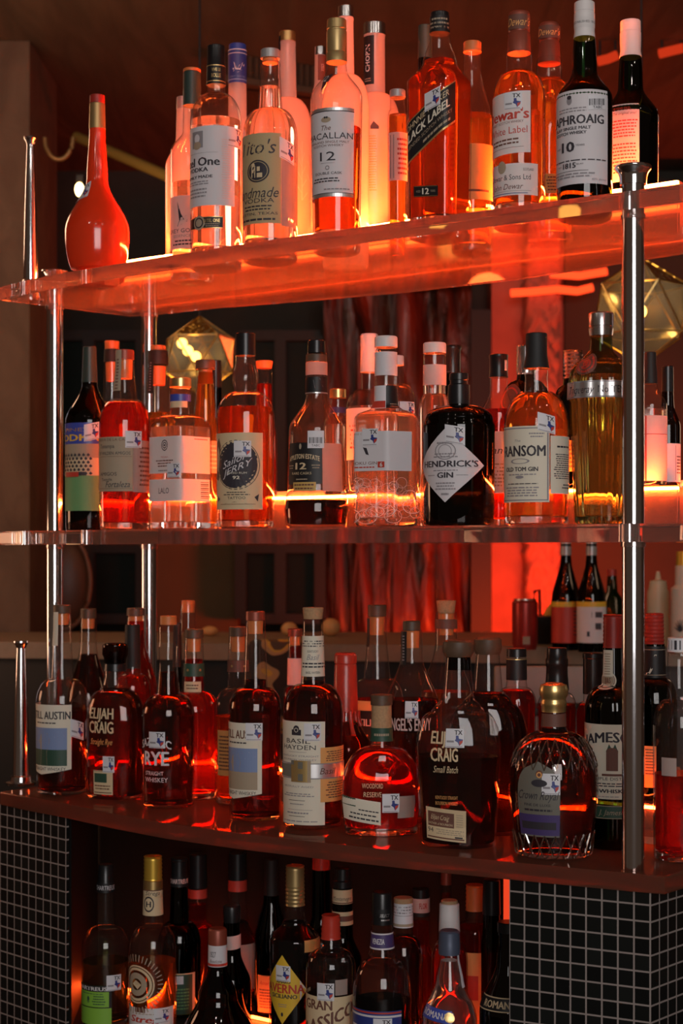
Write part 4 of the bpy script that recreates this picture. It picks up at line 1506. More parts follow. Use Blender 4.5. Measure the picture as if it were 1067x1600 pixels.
b.label('lower_label', 'white', W0, 839, 264, 313, [
    ('D', 0.50, 0.10, 0.20, 'khaki', 0, 0.8), ('T', 'John Dewar & Sons Ltd', 0.50, 0.43, 0.17, 0.78, 'ink'), ('T', 'John Dewar', 0.56, 0.72, 0.18, 0.46, 'brown', 'i'),
    ('R', 0.2, 0.85, 0.93, 0.95, 'blue'), ('T', 'SCOTLAND', 0.86, 0.2, 0.08, 0.14, 'ink'), ('R', 0.40, 0.9, 0.86, 0.87, 'grey')])
b.sticker(802, 168, 27, 26)

b = top('whisky_bottle', 'second dark red foil capped scotch, half hidden behind the white labelled one', 858, 2.315,
        [(90, 17), (96, 19.5), (128, 20), ('r', 166, 39), ('l', 'b', 38)], fill=124, liq='gold')
b.cap('cap', 'redbrown', [(37, 14.8), (41, 15.2), (64, 15.5), (66, 15), (68, 16), (100, 18)])
b.label('neck_label', 'brown', ('a', -70), ('a', 70), 44, 64, [('T', "Dewar's", 0.5, 0.5, 0.55, 0.9, 'orangepaper', 'i')], off=0.001)
b.label('back_label', 'ochre', 850, 880, 280, 310, [('L', 0.1, 0.95, 0.1, 0.9, 5, 'brown')])

b = top('whisky_bottle', 'dark green malt bottle with white cap and big white label reading 10 and 1815', 913, 2.185,
        [(56, 15.5), (62, 16.8), (80, 18.2), (112, 19.5), ('s', 156, 43.5), ('l', 'b', 43)], glass='green', fill=130, liq='bourbon')
b.cap('cap', 'white', [(4, 15.8), (19, 16), (20, 15.2), (21, 15.2), (22, 16.2), (34, 16.4), (50, 15.8), (60, 17)])
b.label('neck_label', 'white', ('a', -80), ('a', 80), 30, 46, [('T', 'ESTABLISHED 1815', 0.5, 0.5, 0.22, 0.86, 'ink')], off=0.001)
b.label('label', 'lilac', W0, 948, 151, 296, [
    ('D', 0.52, 0.11, 0.045, 'grey', 0, 0.7), ('D', 0.52, 0.075, 0.022, 'ink', 0, 1.2), ('L', 0.34, 0.74, 0.18, 0.24, 2, 'grey'),
    ('T', 'LAPHROAIG', 0.57, 0.315, 0.095, 0.72, 'ink', 'b'), ('T', 'ISLAY SINGLE MALT', 0.53, 0.405, 0.032, 0.48, 'ink', 'b'), ('T', 'SCOTCH WHISKY', 0.51, 0.455, 0.032, 0.42, 'ink', 'b'),
    ('T', '10', 0.50, 0.60, 0.105, 0.16, 'ink', 'b'), ('T', 'AGED', 0.36, 0.605, 0.018, 0.07, 'ink'), ('T', 'YEARS', 0.65, 0.59, 0.018, 0.1, 'ink'),
    ('L', 0.26, 0.98, 0.735, 0.76, 1, 'ink'), ('T', '1815', 0.52, 0.80, 0.055, 0.16, 'ink', 'b'), ('T', 'SINCE', 0.38, 0.80, 0.014, 0.06, 'ink'), ('T', 'ISLAY', 0.65, 0.79, 0.014, 0.08, 'ink'),
    ('R', 0.28, 0.74, 0.858, 0.862, 'ink'), ('L', 0.26, 0.84, 0.875, 0.935, 2, 'grey'), ('T', '43% alc/vol', 0.87, 0.955, 0.022, 0.18, 'grey')])
bars = [('R', 0.05 + 0.08 * i, 0.05 + 0.08 * i + (0.03 if i % 3 else 0.05), 0.25, 0.70, 'ink') for i in range(11)]
b.label('price_sticker', 'clearlabel', 918, 945, 160, 182, bars + [('T', 'TABC', 0.5, 0.84, 0.18, 0.5, 'ink')], off=0.0012, skew=0.12, desc='small barcode sticker')

b = top('whisky_bottle', 'dark green malt bottle with white cap showing its pink lit back label, at right end', 985, 2.425,
        [(86, 15.5), (92, 17), (110, 18.4), (138, 19.5), ('s', 182, 43), ('l', 'b', 42.5)], glass='dgreen')
b.cap('cap', 'white', [(33, 15.8), (49, 16), (50, 15.4), (51, 15.4), (52, 16.4), (66, 16.4), (80, 15.8), (90, 17.5)])
b.label('back_label', 'pink', ('a', -45), 998, 172, 292, [('T', '10 YEAR OLD,', 0.42, 0.06, 0.03, 0.6, 'red'), ('T', 'The original one!', 0.5, 0.125, 0.035, 0.8, 'brown', 'i'), ('L', 0.04, 0.95, 0.20, 0.44, 6, 'red'), ('L', 0.04, 0.95, 0.5, 0.9, 9, 'red')])
b.label('front_label', 'white', ('a', 76), ('a', 100), 174, 290, [])

# ------------------------------------------------------------------ middle shelf


def mid(name, label, cx, N, body, **k):
    return Bottle(name, label, 'mid', cx, N, body, group=G_MID, **k)


b = mid('wine_bottle', 'dark wine bottle with blue to green label, at the far left beside the chrome pole', 140, 2.265,
        [(560, 10.5), (600, 12), ('s', 660, 37.5), ('l', 'b', 37)], glass='black')
b.cap('capsule', 'darkgreen', [(542, 10.2), (598, 12.4)])
scal = [('R', 0, 1, 0.0, 0.24, 'royal'), ('R', 0, 1, 0.24, 0.40, 'khaki'), ('R', 0, 1, 0.40, 0.64, 'buff'), ('R', 0, 1, 0.60, 1.0, 'sage'), ('T', 'VODKA', 0.46, 0.17, 0.075, 0.74, 'yellow', 'b'), ('T', 'PINEY', 0.5, 0.08, 0.04, 0.4, 'gold')]
for j in range(6):
    for i in range(9):
        scal.append(('P', [(0.20 + 0.06 * i + 0.03 * (j % 2), 0.345 + 0.042 * j), (0.225 + 0.06 * i + 0.03 * (j % 2), 0.37 + 0.042 * j), (0.20 + 0.06 * i + 0.03 * (j % 2), 0.385 + 0.042 * j), (0.178 + 0.06 * i + 0.03 * (j % 2), 0.37 + 0.042 * j)], 'ink'))
scal += [('R', 0.34, 0.56, 0.56, 0.615, 'red'), ('R', 0.56, 0.66, 0.56, 0.60, 'ink')]
b.label('label', 'sage', W0, 170, 663, 799, scal)
b.sticker(143, 677, 23, 26, 0.2)

b = mid('tequila_bottle', 'corked clear bottle behind the wine bottle and the grey brown labelled bottle', 175, 2.42,
        [(547, 11), (560, 12), (632, 14), ('s', 668, 27), ('l', 'b', 26)], fill=628, liq='gold')
b.plug(566, 596, 10)
b.cap('capsule', 'matte_black', [(546, 12.3), (566, 13)])
b.cap('cork', 'orange', [(533, 11.5), (547, 11)])

b = mid('whisky_bottle', 'round shouldered bottle with grey brown script label glowing red at its base', 195, 2.185,
        [(560, 14), (580, 15), (625, 20), ('r', 668, 40), ('l', 'b', 39.5)], fill=630, liq='red')
b.plug(562, 592, 12)
b.cap('cap', 'redbrown', [(547, 14.5), (562, 14.8)])
b.label('neck_strip', 'khaki', ('a', -70), ('a', -20), 548, 612, [('L', 0.3, 0.7, 0.2, 0.98, 10, 'brown')], off=0.0012)
b.label('label', 'khaki', W0, 207, 685, 769, [
    ('T', 'RESERVA DE LA CASA', 0.62, 0.05, 0.05, 0.66, 'brown'), ('T', 'Tenampa', 0.56, 0.17, 0.075, 0.3, 'ink'), ('T', 'OF WILDEN AMIGOS', 0.66, 0.30, 0.06, 0.60, 'ink'), ('R', 0.40, 0.98, 0.36, 0.365, 'brown'),
    ('T', 'AMIGOS', 0.58, 0.68, 0.065, 0.34, 'ink'), ('T', 'Tequila', 0.56, 0.78, 0.05, 0.22, 'ink'), ('T', 'Fortaleza', 0.76, 0.87, 0.11, 0.40, 'ink', 'i'), ('R', 0.40, 0.98, 0.945, 0.95, 'brown')])
b.label('back_label', 'backlabel', 208, ('a', 88), 690, 770, [('L', 0.2, 0.9, 0.1, 0.9, 9, 'brown')], off=-0.001)
b.sticker(208, 689, 24, 26)

b = mid('tequila_bottle', 'corked black topped bottle with studded neck strip, behind the square white labelled one', 247, 2.42,
        [(560, 14), (572, 15.5), (640, 19), ('s', 664, 29), ('l', 'b', 28)], fill=645, liq='gold')
b.plug(572, 602, 12)
b.cap('capsule', 'matte_black', [(548, 15.5), (570, 15.8)])
b.cap('cork', 'orange', [(540, 11.5), (548, 12)])
b.label('neck_strip', 'black', ('a', -65), ('a', -25), 556, 616, [('L', 0.35, 0.65, 0.1, 0.95, 12, 'grey')], off=0.001)

b = mid('tequila_bottle', 'square clear bottle with gold cap, blue neck band and two white label bands', 282, 2.215,
        [(605, 14), (607, 17), (615, 17), (617, 15.5), (648, 16), ('r', 672, 48), ('l', 'b', 48.5)], fill=668, liq='clear', shape=SHP('square', e=7, rot=45), seg=64)
b.cap('cap', 'gold', [(591, 16.8), (605, 17)])
b.label('neck_band', 'royal', ('a', -89), ('a', 89), 617, 628, [], off=0.0008)
b.label('neck_label', 'buff', ('a', -89), ('a', 40), 628, 638, [], off=0.0008)
b.label('label', 'white', ('a', -88), 327, 684, 741, [
    ('D', 0.28, 0.24, 0.15, 'ink', 0.82, 0.8), ('D', 0.28, 0.24, 0.09, 'ink', 0.7, 0.8), ('D', 0.28, 0.24, 0.03, 'ink'), ('T', 'TEQUILA', 0.28, 0.56, 0.04, 0.12, 'red'), ('L', 0.14, 0.42, 0.62, 0.84, 3, 'brown'), ('L', 0.17, 0.40, 0.90, 0.95, 1, 'brown'), ('L', 0.72, 0.96, 0.04, 0.10, 1, 'red')])
bars = [('R', 0.84, 0.98, 0.12 + 0.09 * i, 0.12 + 0.09 * i + (0.05 if i % 2 else 0.03), 'ink') for i in range(9)]
b.label('lower_label', 'white', ('a', -88), 327, 750, 784, [('T', 'LALO', 0.27, 0.52, 0.26, 0.17, 'ink')] + bars)
b.sticker(272, 737, 20, 22)

b = mid('tequila_bottle', 'clear necked bottle with brown black cap just right of the square white labelled bottle', 321, 2.322,
        [(577, 11.5), (584, 13), (655, 18), ('s', 682, 21.5), ('l', 'b', 21)], fill=582, liq='gold')
b.plug(577, 600, 10.5)
b.cap('cap', 'wood', [(563, 15.5), (577, 15.5)])
b.label('label', 'backlabel', ('a', -30), ('a', 80), 690, 740, [('L', 0.2, 0.9, 0.1, 0.9, 6, 'white')])

b = mid('spirit_bottle', 'dark bottle with black cap, behind the tan labelled rum with a round black emblem', 337, 2.43,
        [(600, 9), (650, 10), ('s', 690, 18), ('l', 'b', 18)], glass='black', seg=32)
b.cap('cap', 'black', [(563, 8.5), (606, 9.6)])

b = mid('rum_bottle', 'rum bottle with black cap, bulging neck and tan label with a round black emblem', 383.5, 2.185,
        [(555, 14.5), (562, 15), ('s', 590, 20.5), ('s', 612, 17), ('r', 652, 45), ('l', 'b', 44.5)], fill=637, liq='amber')
b.cap('cap', 'black', [(521, 15.2), (556, 15.6)])
b.label('label', 'buff', ('a', -80), 410, 679, 797, [
    ('D', 0.52, 0.42, 0.325, 'ink', 0, 1.0), ('D', 0.52, 0.42, 0.315, 'buff', 0.97), ('D', 0.52, 0.42, 0.29, 'ink'),
    ('P', [(0.06, 0.12), (0.14, 0.06), (0.2, 0.16), (0.18, 0.3), (0.22, 0.4), (0.12, 0.62), (0.04, 0.6), (0.02, 0.4)], 'brown'),
    ('T', 'Sailor', 0.50, 0.355, 0.095, 0.44, 'lilac', 'ik'), ('T', 'JERRY', 0.54, 0.455, 0.085, 0.50, 'lilac', 'ik'), ('T', 'SPICED RUM', 0.53, 0.525, 0.026, 0.36, 'cream'), ('T', '92', 0.53, 0.585, 0.042, 0.12, 'cream', 'b'),
    ('L', 0.34, 0.70, 0.765, 0.79, 1, 'ink'), ('L', 0.25, 0.80, 0.795, 0.82, 1, 'ink'), ('T', 'TATTOO', 0.53, 0.85, 0.035, 0.32, 'ink'), ('R', 0.2, 0.86, 0.93, 0.935, 'brown'), ('P', [(0.3, 0.925), (0.5, 0.90), (0.72, 0.925)], 'brown'),
    ('P', [(0.10, 0.82), (0.18, 0.86), (0.12, 0.90)], 'ink'), ('P', [(0.84, 0.84), (0.92, 0.80), (0.90, 0.90)], 'ink')])
b.sticker(379, 704, 26, 25)

b = mid('rum_bottle', 'slim clear bottle with orange faceted stopper, behind the tan labelled rum', 413, 2.425,
        [(576, 11.5), (580, 12.5), (640, 14), ('s', 690, 20), ('l', 'b', 20)], fill=600, liq='red', seg=32)
b.cap('stopper', 'orange', [(564, 13.5), (576, 11.5)])

b = mid('rum_bottle', 'bell shaped rum bottle with black cap and square black 12 year label', 494.5, 2.195,
        [(552, 15), (556, 16.2), (620, 16.6), ('s', 672, 43), ('s', 762, 45.5), ('s', 794, 50.5), ('l', 'b', 49)], fill=782, liq='dark')
b.cap('cap', 'black', [(532, 13.5), (552, 14)])
b.cap('neck_band', 'wood', [(554, 16.6), (566, 16.6)])
b.label('neck_label', 'backlabel', ('a', -88), ('a', 88), 567, 587, [], off=0.0008)
b.label('crest_label', 'black', ('a', -88), ('a', 88), 590, 616, [('P', [(0.4, 0.2), (0.6, 0.1), (0.7, 0.6), (0.45, 0.7)], 'grey'), ('R', 0, 1, 0.93, 1.0, 'silver')], off=0.0008)
b.label('label', 'black', 452, 503, 694, 758, [
    ('D', 0.45, 0.09, 0.07, 'khaki', 0, 0.5), ('T', 'APPLETON ESTATE', 0.5, 0.33, 0.115, 0.88, 'buff', 'bc'), ('T', '12', 0.47, 0.565, 0.16, 0.28, 'buff', 'b'), ('L', 0.05, 0.25, 0.52, 0.64, 2, 'khaki'), ('L', 0.75, 0.95, 0.52, 0.64, 2, 'khaki'),
    ('T', 'RARE CASKS', 0.48, 0.74, 0.06, 0.54, 'buff'), ('L', 0.33, 0.68, 0.85, 0.92, 1, 'khaki')])
b.label('lower_label', 'ochre', 459, 494, 755, 769, [('L', 0.05, 0.95, 0.1, 0.9, 2, 'brown')], off=0.0009)
b.label('back_label', 'backlabel', 504, 535, 695, 769, [], off=-0.0012)
bars = [('R', 0.1 + 0.075 * i, 0.1 + 0.075 * i + (0.03 if i % 3 else 0.05), 0.38, 0.72, 'ink') for i in range(11)]
b.label('price_sticker', 'clearlabel', 481, 506, 676, 703, bars + [('T', 'TABC', 0.5, 0.84, 0.13, 0.5, 'ink')], off=0.0014, desc='small barcode sticker')

b = mid('tequila_bottle', 'small clear bottle with gold cap and purple neck band, right of the bell shaped rum', 528, 2.42,
        [(622, 11), (632, 12), (650, 13), ('r', 668, 22), ('l', 'b', 22)], fill=664, liq='clear', seg=36)
b.cap('cap', 'gold', [(608, 13), (622, 13.2)])
b.label('neck_band', 'purple', ('a', -88), ('a', 88), 637, 646, [], off=0.0008)

b = mid('rum_bottle', 'white rum with tall white labelled cap, behind the six sided gin bottle', 577, 2.42,
        [(580, 12.5), (608, 13), ('r', 640, 36), ('l', 'b', 35.5)], fill=636, liq='clear')
b.cap('cap', 'white', [(522, 13.4), (526, 14), (540, 14), (541, 13.6), (582, 14)])
b.label('neck_label', 'pink', ('a', -88), ('a', 88), 546, 582, [('T', 'Havana Club', 0.5, 0.45, 0.14, 0.7, 'ink', 'i'), ('R', 0, 1, 0.80, 1.0, 'ink'), ('T', 'WHITE RUM', 0.5, 0.9, 0.12, 0.8, 'white')], off=0.0008)
b.label('label', 'white', ('a', -80), ('a', 80), 640, 720, [('L', 0.1, 0.9, 0.3, 0.8, 6, 'red')])

b = mid('gin_bottle', 'clear round bottle with a tax stamp on its shoulder, hidden behind the six sided gin', 618, 2.315,
        [(570, 12), (600, 13), ('r', 636, 32.5), ('l', 'b', 32)], fill=640, liq='clear')
b.cap('cap', 'white', [(556, 13), (571, 13)])
b.sticker(635, 641, 22, 22)

b = mid('gin_bottle', 'six sided clear gin bottle with white cap and white paper label', 603, 2.192,
        [(543, 13.5), (548, 16.8), (604, 17.5), (634, 18), ('s', 652, 48), ('r', 660, 51), ('l', 'b', 50)], fill=645, liq='clear', shape=SHP('poly', n=6, rot=2), seg=72)
b.cap('cap', 'white', [(526, 17.6), (529, 18), (543, 18)])
b.label('neck_label', 'lilac', ('a', -89), ('a', 89), 551, 588, [('D', 0.55, 0.45, 0.36, 'clearlabel', 0.92, 0.7)], off=0.0008)
b.label('seal_tag', 'black', ('a', 0), ('a', 80), 604, 640, [('L', 0.2, 0.8, 0.75, 0.95, 2, 'khaki')], off=0.0012)
b.label('seal_paper', 'clearlabel', ('a', -85), ('a', 2), 604, 640, [('R', 0.1, 0.95, 0.66, 0.98, 'red')], off=0.001, desc='white paper seal with a red stamp')
b.label('label', 'lilac', ('a', -86), 642, 677, 738, [
    ('T', 'JAPANESE CRAFT GIN', 0.30, 0.06, 0.05, 0.44, 'khaki'), ('P', [(0.02, 0.72), (0.18, 0.40), (0.22, 0.40), (0.06, 0.80)], 'ink'), ('P', [(0.33, 0.40), (0.38, 0.42), (0.41, 0.60), (0.37, 0.58)], 'ink'), ('P', [(0.02, 0.26), (0.10, 0.18), (0.5, 0.25), (0.52, 0.30), (0.1, 0.34)], 'ink'),
    ('T', 'ROKU GIN', 0.35, 0.80, 0.075, 0.34, 'brown'), ('L', 0.14, 0.50, 0.87, 0.94, 1, 'red'), ('R', 0.53, 0.62, 0.77, 0.92, 'red'), ('T', '6', 0.575, 0.845, 0.11, None, 'white', 'b')])
b.sticker(579, 686, 24, 26)
wav = []
rw = random.Random(11)
for i in range(46):
    wav.append(('D', rw.uniform(0.05, 0.95), rw.uniform(0.10, 0.90), rw.uniform(0.05, 0.17), 'clearlabel', rw.uniform(0.93, 0.97), rw.uniform(0.9, 1.8)))
b.glassprint(('a', -80), ('a', 68), 748, 815, wav, 'embossed_waves')

b = mid('gin_bottle', 'clear gin bottle with pale pink cap and label, left of the fat black gin bottle', 679, 2.322,
        [(552, 17), (556, 17.5), (604, 17.5), (616, 17.5), ('r', 648, 25), ('l', 'b', 25)], fill=600, liq='clear')
b.cap('cap', 'white', [(536, 17.6), (539, 18), (552, 18)])
b.label('neck_label', 'pink', ('a', -89), ('a', 89), 571, 603, [], off=0.0008)

b = mid('gin_bottle', 'fat black gin bottle with black stopper and white diamond label', 717, 2.2,
        [(620, 15.5), (634, 16), ('r', 655, 53), ('s', 668, 56.5), ('l', 'b', 55)], glass='black')
b.cap('stopper', 'black', [(583, 14.5), (594, 15), (595, 14), (600, 14), (602, 17), (620, 17.5), (632, 16.5)])
b.label('label', 'lilac', ('a', -88), 755, 674, 786, [
    ('R', 0.10, 0.98, 0.53, 0.532, 'grey'), ('D', 0.5, 0.30, 0.12, 'grey', 0.9, 1.3), ('D', 0.5, 0.30, 0.09, 'grey', 0.9, 1.1), ('L', 0.38, 0.62, 0.16, 0.22, 1, 'grey'), ('L', 0.32, 0.68, 0.32, 0.40, 2, 'grey'),
    ('T', "HENDRICK'S", 0.53, 0.475, 0.085, 0.76, 'ink', 'b'), ('T', 'GIN', 0.50, 0.63, 0.075, 0.20, 'ink', 'b'), ('R', 0.24, 0.36, 0.628, 0.633, 'ink'), ('R', 0.64, 0.78, 0.628, 0.633, 'ink'), ('L', 0.32, 0.68, 0.55, 0.58, 1, 'grey'), ('L', 0.36, 0.64, 0.72, 0.84, 3, 'grey'), ('L', 0.44, 0.56, 0.86, 0.92, 1, 'grey')], diamond=True)
b.sticker(711, 683, 30, 27, -0.2)

b = mid('vermouth_bottle', 'dark bottle with black cap and grey neck strip, right behind the fat black gin', 707, 2.435,
        [(580, 12), (620, 13), ('s', 660, 14), ('l', 'b', 14)], glass='black', seg=32)
b.cap('cap', 'black', [(540, 14), (545, 14.5), (548, 13), (584, 13)])
b.label('neck_strip', 'clearlabel', ('a', -70), ('a', -10), 551, 582, [('T', 'IMPORTED', 0.5, 0.5, 0.3, 0.16, 'ink', 'v')], off=0.001)

b = mid('gin_bottle', 'clear bottle with black collared cap between the diamond label gin and the cream labelled gin', 779, 2.312,
        [(588, 13.5), (612, 14.5), ('s', 648, 28.5), ('l', 'b', 28)], fill=640, liq='red')
b.cap('cap', 'black', [(554, 15.2), (559, 15.2), (560, 14.6), (580, 14.2), (590, 15)])
b.label('neck_strip', 'white', ('a', 40), ('a', 62), 561, 580, [], off=0.001)
b.label('label', 'white', ('a', -70), ('a', 75), 676, 772, [('T', 'Tanq', 0.45, 0.30, 0.12, 0.5, 'ink', 'i'), ('L', 0.1, 0.9, 0.5, 0.9, 7, 'khaki')])

b = mid('gin_bottle', 'dark green round shouldered bottle with silver cap and wax medallion, behind the cream labelled gin', 822, 2.425,
        [(585, 14), (594, 15), ('r', 650, 42), ('l', 'b', 40)], glass='dgreen')
b.cap('cap', 'silver', [(540, 15), (586, 15.5)], ribs=6)
b.glassprint(('a', -70), ('a', -18), 600, 650, [('D', 0.5, 0.5, 0.46, 'brown'), ('D', 0.5, 0.5, 0.36, 'red', 0.85)], 'wax_medallion')

b = mid('gin_bottle', 'pale amber gin with tall flared black cap and big cream label with back label', 838, 2.187,
        [(572, 17), (584, 18.5), (590, 17.5), (612, 18.5), ('r', 668, 50.3), ('l', 'b', 50)], fill=616, liq='gold')
b.cap('cap', 'matte_black', [(521, 16.6), (556, 17), (576, 20.5)])
b.label('label', 'cream', ('a', -84), 858, 669, 786, [
    ('R', 0.02, 0.98, 0.02, 0.035, 'grey'), ('R', 0.02, 0.98, 0.965, 0.98, 'grey'), ('R', 0.96, 0.985, 0.02, 0.98, 'grey'),
    ('L', 0.66, 0.92, 0.08, 0.16, 2, 'grey'), ('T', 'The', 0.46, 0.19, 0.03, 0.12, 'grey', 'i'), ('T', 'RANSOM', 0.53, 0.325, 0.14, 0.80, 'ink', 'b'),
    ('D', 0.5, 0.46, 0.035, 'grey', 0.8, 4), ('T', 'OLD TOM GIN', 0.50, 0.565, 0.055, 0.62, 'ink', 'b'), ('D', 0.5, 0.67, 0.02, 'grey', 0, 3), ('L', 0.25, 0.8, 0.62, 0.65, 1, 'grey'), ('L', 0.22, 0.84, 0.745, 0.77, 1, 'ink'), ('L', 0.16, 0.86, 0.79, 0.93, 4, 'grey')])
b.label('back_label', 'cream', 859, ('a', 88), 684, 773, [('L', 0.15, 0.9, 0.15, 0.22, 1, 'ink'), ('L', 0.1, 0.9, 0.3, 0.75, 12, 'ink'), ('L', 0.4, 0.9, 0.82, 0.92, 2, 'ink')])
b.sticker(853, 665, 26, 28, -0.25)

b = mid('gin_bottle', 'dark green bottle with ribbed silver cap, behind and right of the cream labelled gin', 895, 2.425,
        [(590, 14.5), (602, 15.5), ('r', 640, 31), ('l', 'b', 30)], glass='dgreen')
b.cap('cap', 'silver', [(548, 16), (592, 16)], ribs=7)
b.label('label', 'orangepaper', ('a', -40), ('a', 50), 690, 738, [('L', 0.1, 0.9, 0.1, 0.9, 6, 'brown')])

b = mid('gin_bottle', 'fluted pale green gin bottle with silver top and silver band, touching the right chrome pole', 939, 2.235,
        [(522, 17), (546, 18), ('s', 562, 28), ('r', 602, 50.5), (624, 51), (628, 49), ('l', 'b', 41)], glass='olive', fill=588, liq='clear', shape=SHP('flute', n=14), seg=112)
b.cap('cap', 'silver', [(489, 19), (492, 19.6), (510, 19.6), (511, 18.6), (513, 18.6), (514, 19.4), (525, 18)])
b.label('label', 'silver', ('a', -85), ('a', 60), 599, 625, [('T', 'Tanqueray', 0.30, 0.5, 0.46, 0.40, 'ink', 'i'), ('T', 'No TEN', 0.72, 0.5, 0.44, 0.34, 'ink'), ('R', 0, 1, 0.03, 0.08, 'grey'), ('R', 0, 1, 0.92, 0.97, 'grey')], off=0.0016)
b.glassprint(('a', -60), ('a', -5), 552, 592, [('D', 0.5, 0.5, 0.44, 'brown'), ('D', 0.5, 0.5, 0.36, 'red'), ('D', 0.5, 0.5, 0.28, 'brown', 0.8)], 'wax_seal')

b = mid('gin_bottle', 'clear bottle with black cap and glowing pink label, right of the right chrome pole', 1016, 2.397,
        [(598, 10), (604, 11), ('s', 634, 26), ('l', 'b', 25.5)], fill=640, liq='clear')
b.cap('cap', 'matte_black', [(550, 9), (600, 11.5)])
b.label('label', 'pink', ('a', -60), ('a', 80), 651, 758, [('R', 0.0, 1.0, 0.28, 0.29, 'red'), ('R', 0.3, 0.34, 0.0, 1.0, 'red')])

b = mid('gin_bottle', 'dark brown bottle with pale label, rightmost on the middle shelf behind the pink label', 1043, 2.447,
        [(610, 9), (632, 10), ('s', 668, 20), ('l', 'b', 19.5)], glass='brown', seg=32)
b.cap('cap', 'black', [(572, 9), (612, 9.5)])
b.label('label', 'lilac', ('a', -30), ('a', 80), 694, 780, [('R', 0.6, 0.63, 0.05, 0.95, 'grey'), ('L', 0.65, 0.95, 0.3, 0.8, 6, 'ink')])

# ------------------------------------------------------------------ bottom shelf


def low(name, label, cx, N, body, **k):
    return Bottle(name, label, 'low', cx, N, body, group=G_LOW, **k)


def austin_label(b, right, y0, y1, sky, hill, title='STILL AUSTIN', tone='ink'):
    b.label('label', 'cream', W0, right, y0, y1, [
        ('T', title, 0.62, 0.15, 0.11, 0.72, tone, 'b'), ('L', 0.35, 0.8, 0.24, 0.28, 1, 'ink'),
        ('R', 0.24, 0.93, 0.33, 0.87, sky), ('R', 0.24, 0.93, 0.64, 0.87, hill),
        ('P', [(0.44, 0.52), (0.50, 0.42), (0.62, 0.40), (0.66, 0.52), (0.61, 0.68), (0.62, 0.87), (0.48, 0.87), (0.50, 0.66)], 'khaki'),
        ('P', [(0.60, 0.42), (0.80, 0.38), (0.90, 0.44), (0.74, 0.46)], 'lilac'), ('T', 'STRAIGHT WHISKEY', 0.60, 0.915, 0.05, 0.62, 'ink')], vtip=0.08)


b = low('whiskey_bottle', 'clear whiskey bottle with cream landscape label, at the far left of this shelf', 97, 2.212,
        [(958, 13), (962, 13.6), (980, 13.6), (1060, 18), ('r', 1098, 40), ('l', 'b', 39)], fill=1108, liq='bourbon')
b.plug(958, 976, 11)
b.cap('stopper', 'wood', [(945, 13.8), (958, 13.8)])
b.label('neck_strip', 'cream', ('a', -70), ('a', -25), 956, 1008, [], off=0.001)
austin_label(b, 111, 1098, 1206, 'skyblue', 'dkgreen')
b.sticker(119, 1137, 20, 27, -0.3)

b = low('whiskey_bottle', 'dark whiskey bottle with sloping shoulders, behind the two leftmost bottles', 138, 2.42,
        [(966, 11.5), (972, 12.5), (1005, 13), ('s', 1100, 35), ('l', 'b', 34)], fill=1022, liq='bourbon')
b.plug(966, 982, 10)
b.cap('stopper', 'wood', [(951, 12.5), (966, 12.5)])

b = low('whiskey_bottle', 'rounded dark rye bottle with faceted glass stopper and cream print, second from the left', 180, 2.228,
        [(1046, 16), (1054, 16.5), (1068, 19), ('s', 1078, 24), ('r', 1128, 47), ('l', 'b', 44.5)], fill=1076, liq='bourbon', shape=SHP('round', asp=0.72, rot=-30))
b.cap('stopper', GL['brown'], [(1005, 16.5), (1008, 20), (1022, 20.3), (1028, 17.5), (1036, 16.5)])
b.cap('collar', 'black', [(1036, 16.6), (1048, 17.2)])
b.glassprint(('a', -75), ('a', -2), 1098, 1180, [('T', 'ELIJAH', 0.5, 0.17, 0.20, 0.92, 'buff', 'b'), ('T', 'CRAIG', 0.5, 0.43, 0.22, 0.92, 'buff', 'b'), ('T', 'Straight Rye', 0.52, 0.70, 0.11, 0.84, 'orangepaper', 'i')])
b.label('label', 'buff', ('a', -62), 176, 1200, 1237, [('R', 0.06, 0.72, 0.12, 0.5, 'dkgreen'), ('R', 0.02, 0.98, 0.02, 0.04, 'brown'), ('L', 0.06, 0.9, 0.58, 0.82, 2, 'brown'), ('R', 0.05, 0.95, 0.90, 0.94, 'brown')])
b.sticker(170, 1190, 17, 25)

b = low('whiskey_bottle', 'bottle with tall matte black capsule, behind the rye with glass stopper', 207, 2.322,
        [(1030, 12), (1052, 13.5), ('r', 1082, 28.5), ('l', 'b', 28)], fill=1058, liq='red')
b.cap('capsule', 'matte_black', [(976, 11.6), (1044, 12.8)])

b = low('whiskey_bottle', 'sloped orange lit bottle with brown stopper, behind the tall black capsule', 212, 2.412,
        [(962, 13), (968, 14), (1000, 15), ('s', 1076, 34), ('l', 'b', 33)], fill=970, liq='red')
b.plug(962, 984, 11.5)
b.cap('stopper', 'wood', [(950, 14), (962, 14.2)])

b = low('whiskey_bottle', 'dark rye bottle with ornate white printed letters and ribbed clear neck', 263, 2.208,
        [(975, 13.5), (980, 15), (1006, 15), (1010, 16), (1014, 15), (1040, 14.5), (1084, 18), ('r', 1116, 41), ('l', 'b', 40.5)], fill=1050, liq='bourbon')
b.cap('stopper', 'orange', [(962, 13), (976, 13)])
b.glassprint(('a', -75), ('a', 8), 1138, 1220, [('T', 'SAZERAC', 0.5, 0.20, 0.15, 0.95, 'lilac', 'bc'), ('T', 'RYE', 0.55, 0.52, 0.26, 0.72, 'lilac', 'b'), ('T', 'STRAIGHT', 0.5, 0.80, 0.075, 0.55, 'lilac'), ('T', 'WHISKEY', 0.55, 0.92, 0.085, 0.68, 'lilac')])
b.sticker(246, 1152, 24, 25)

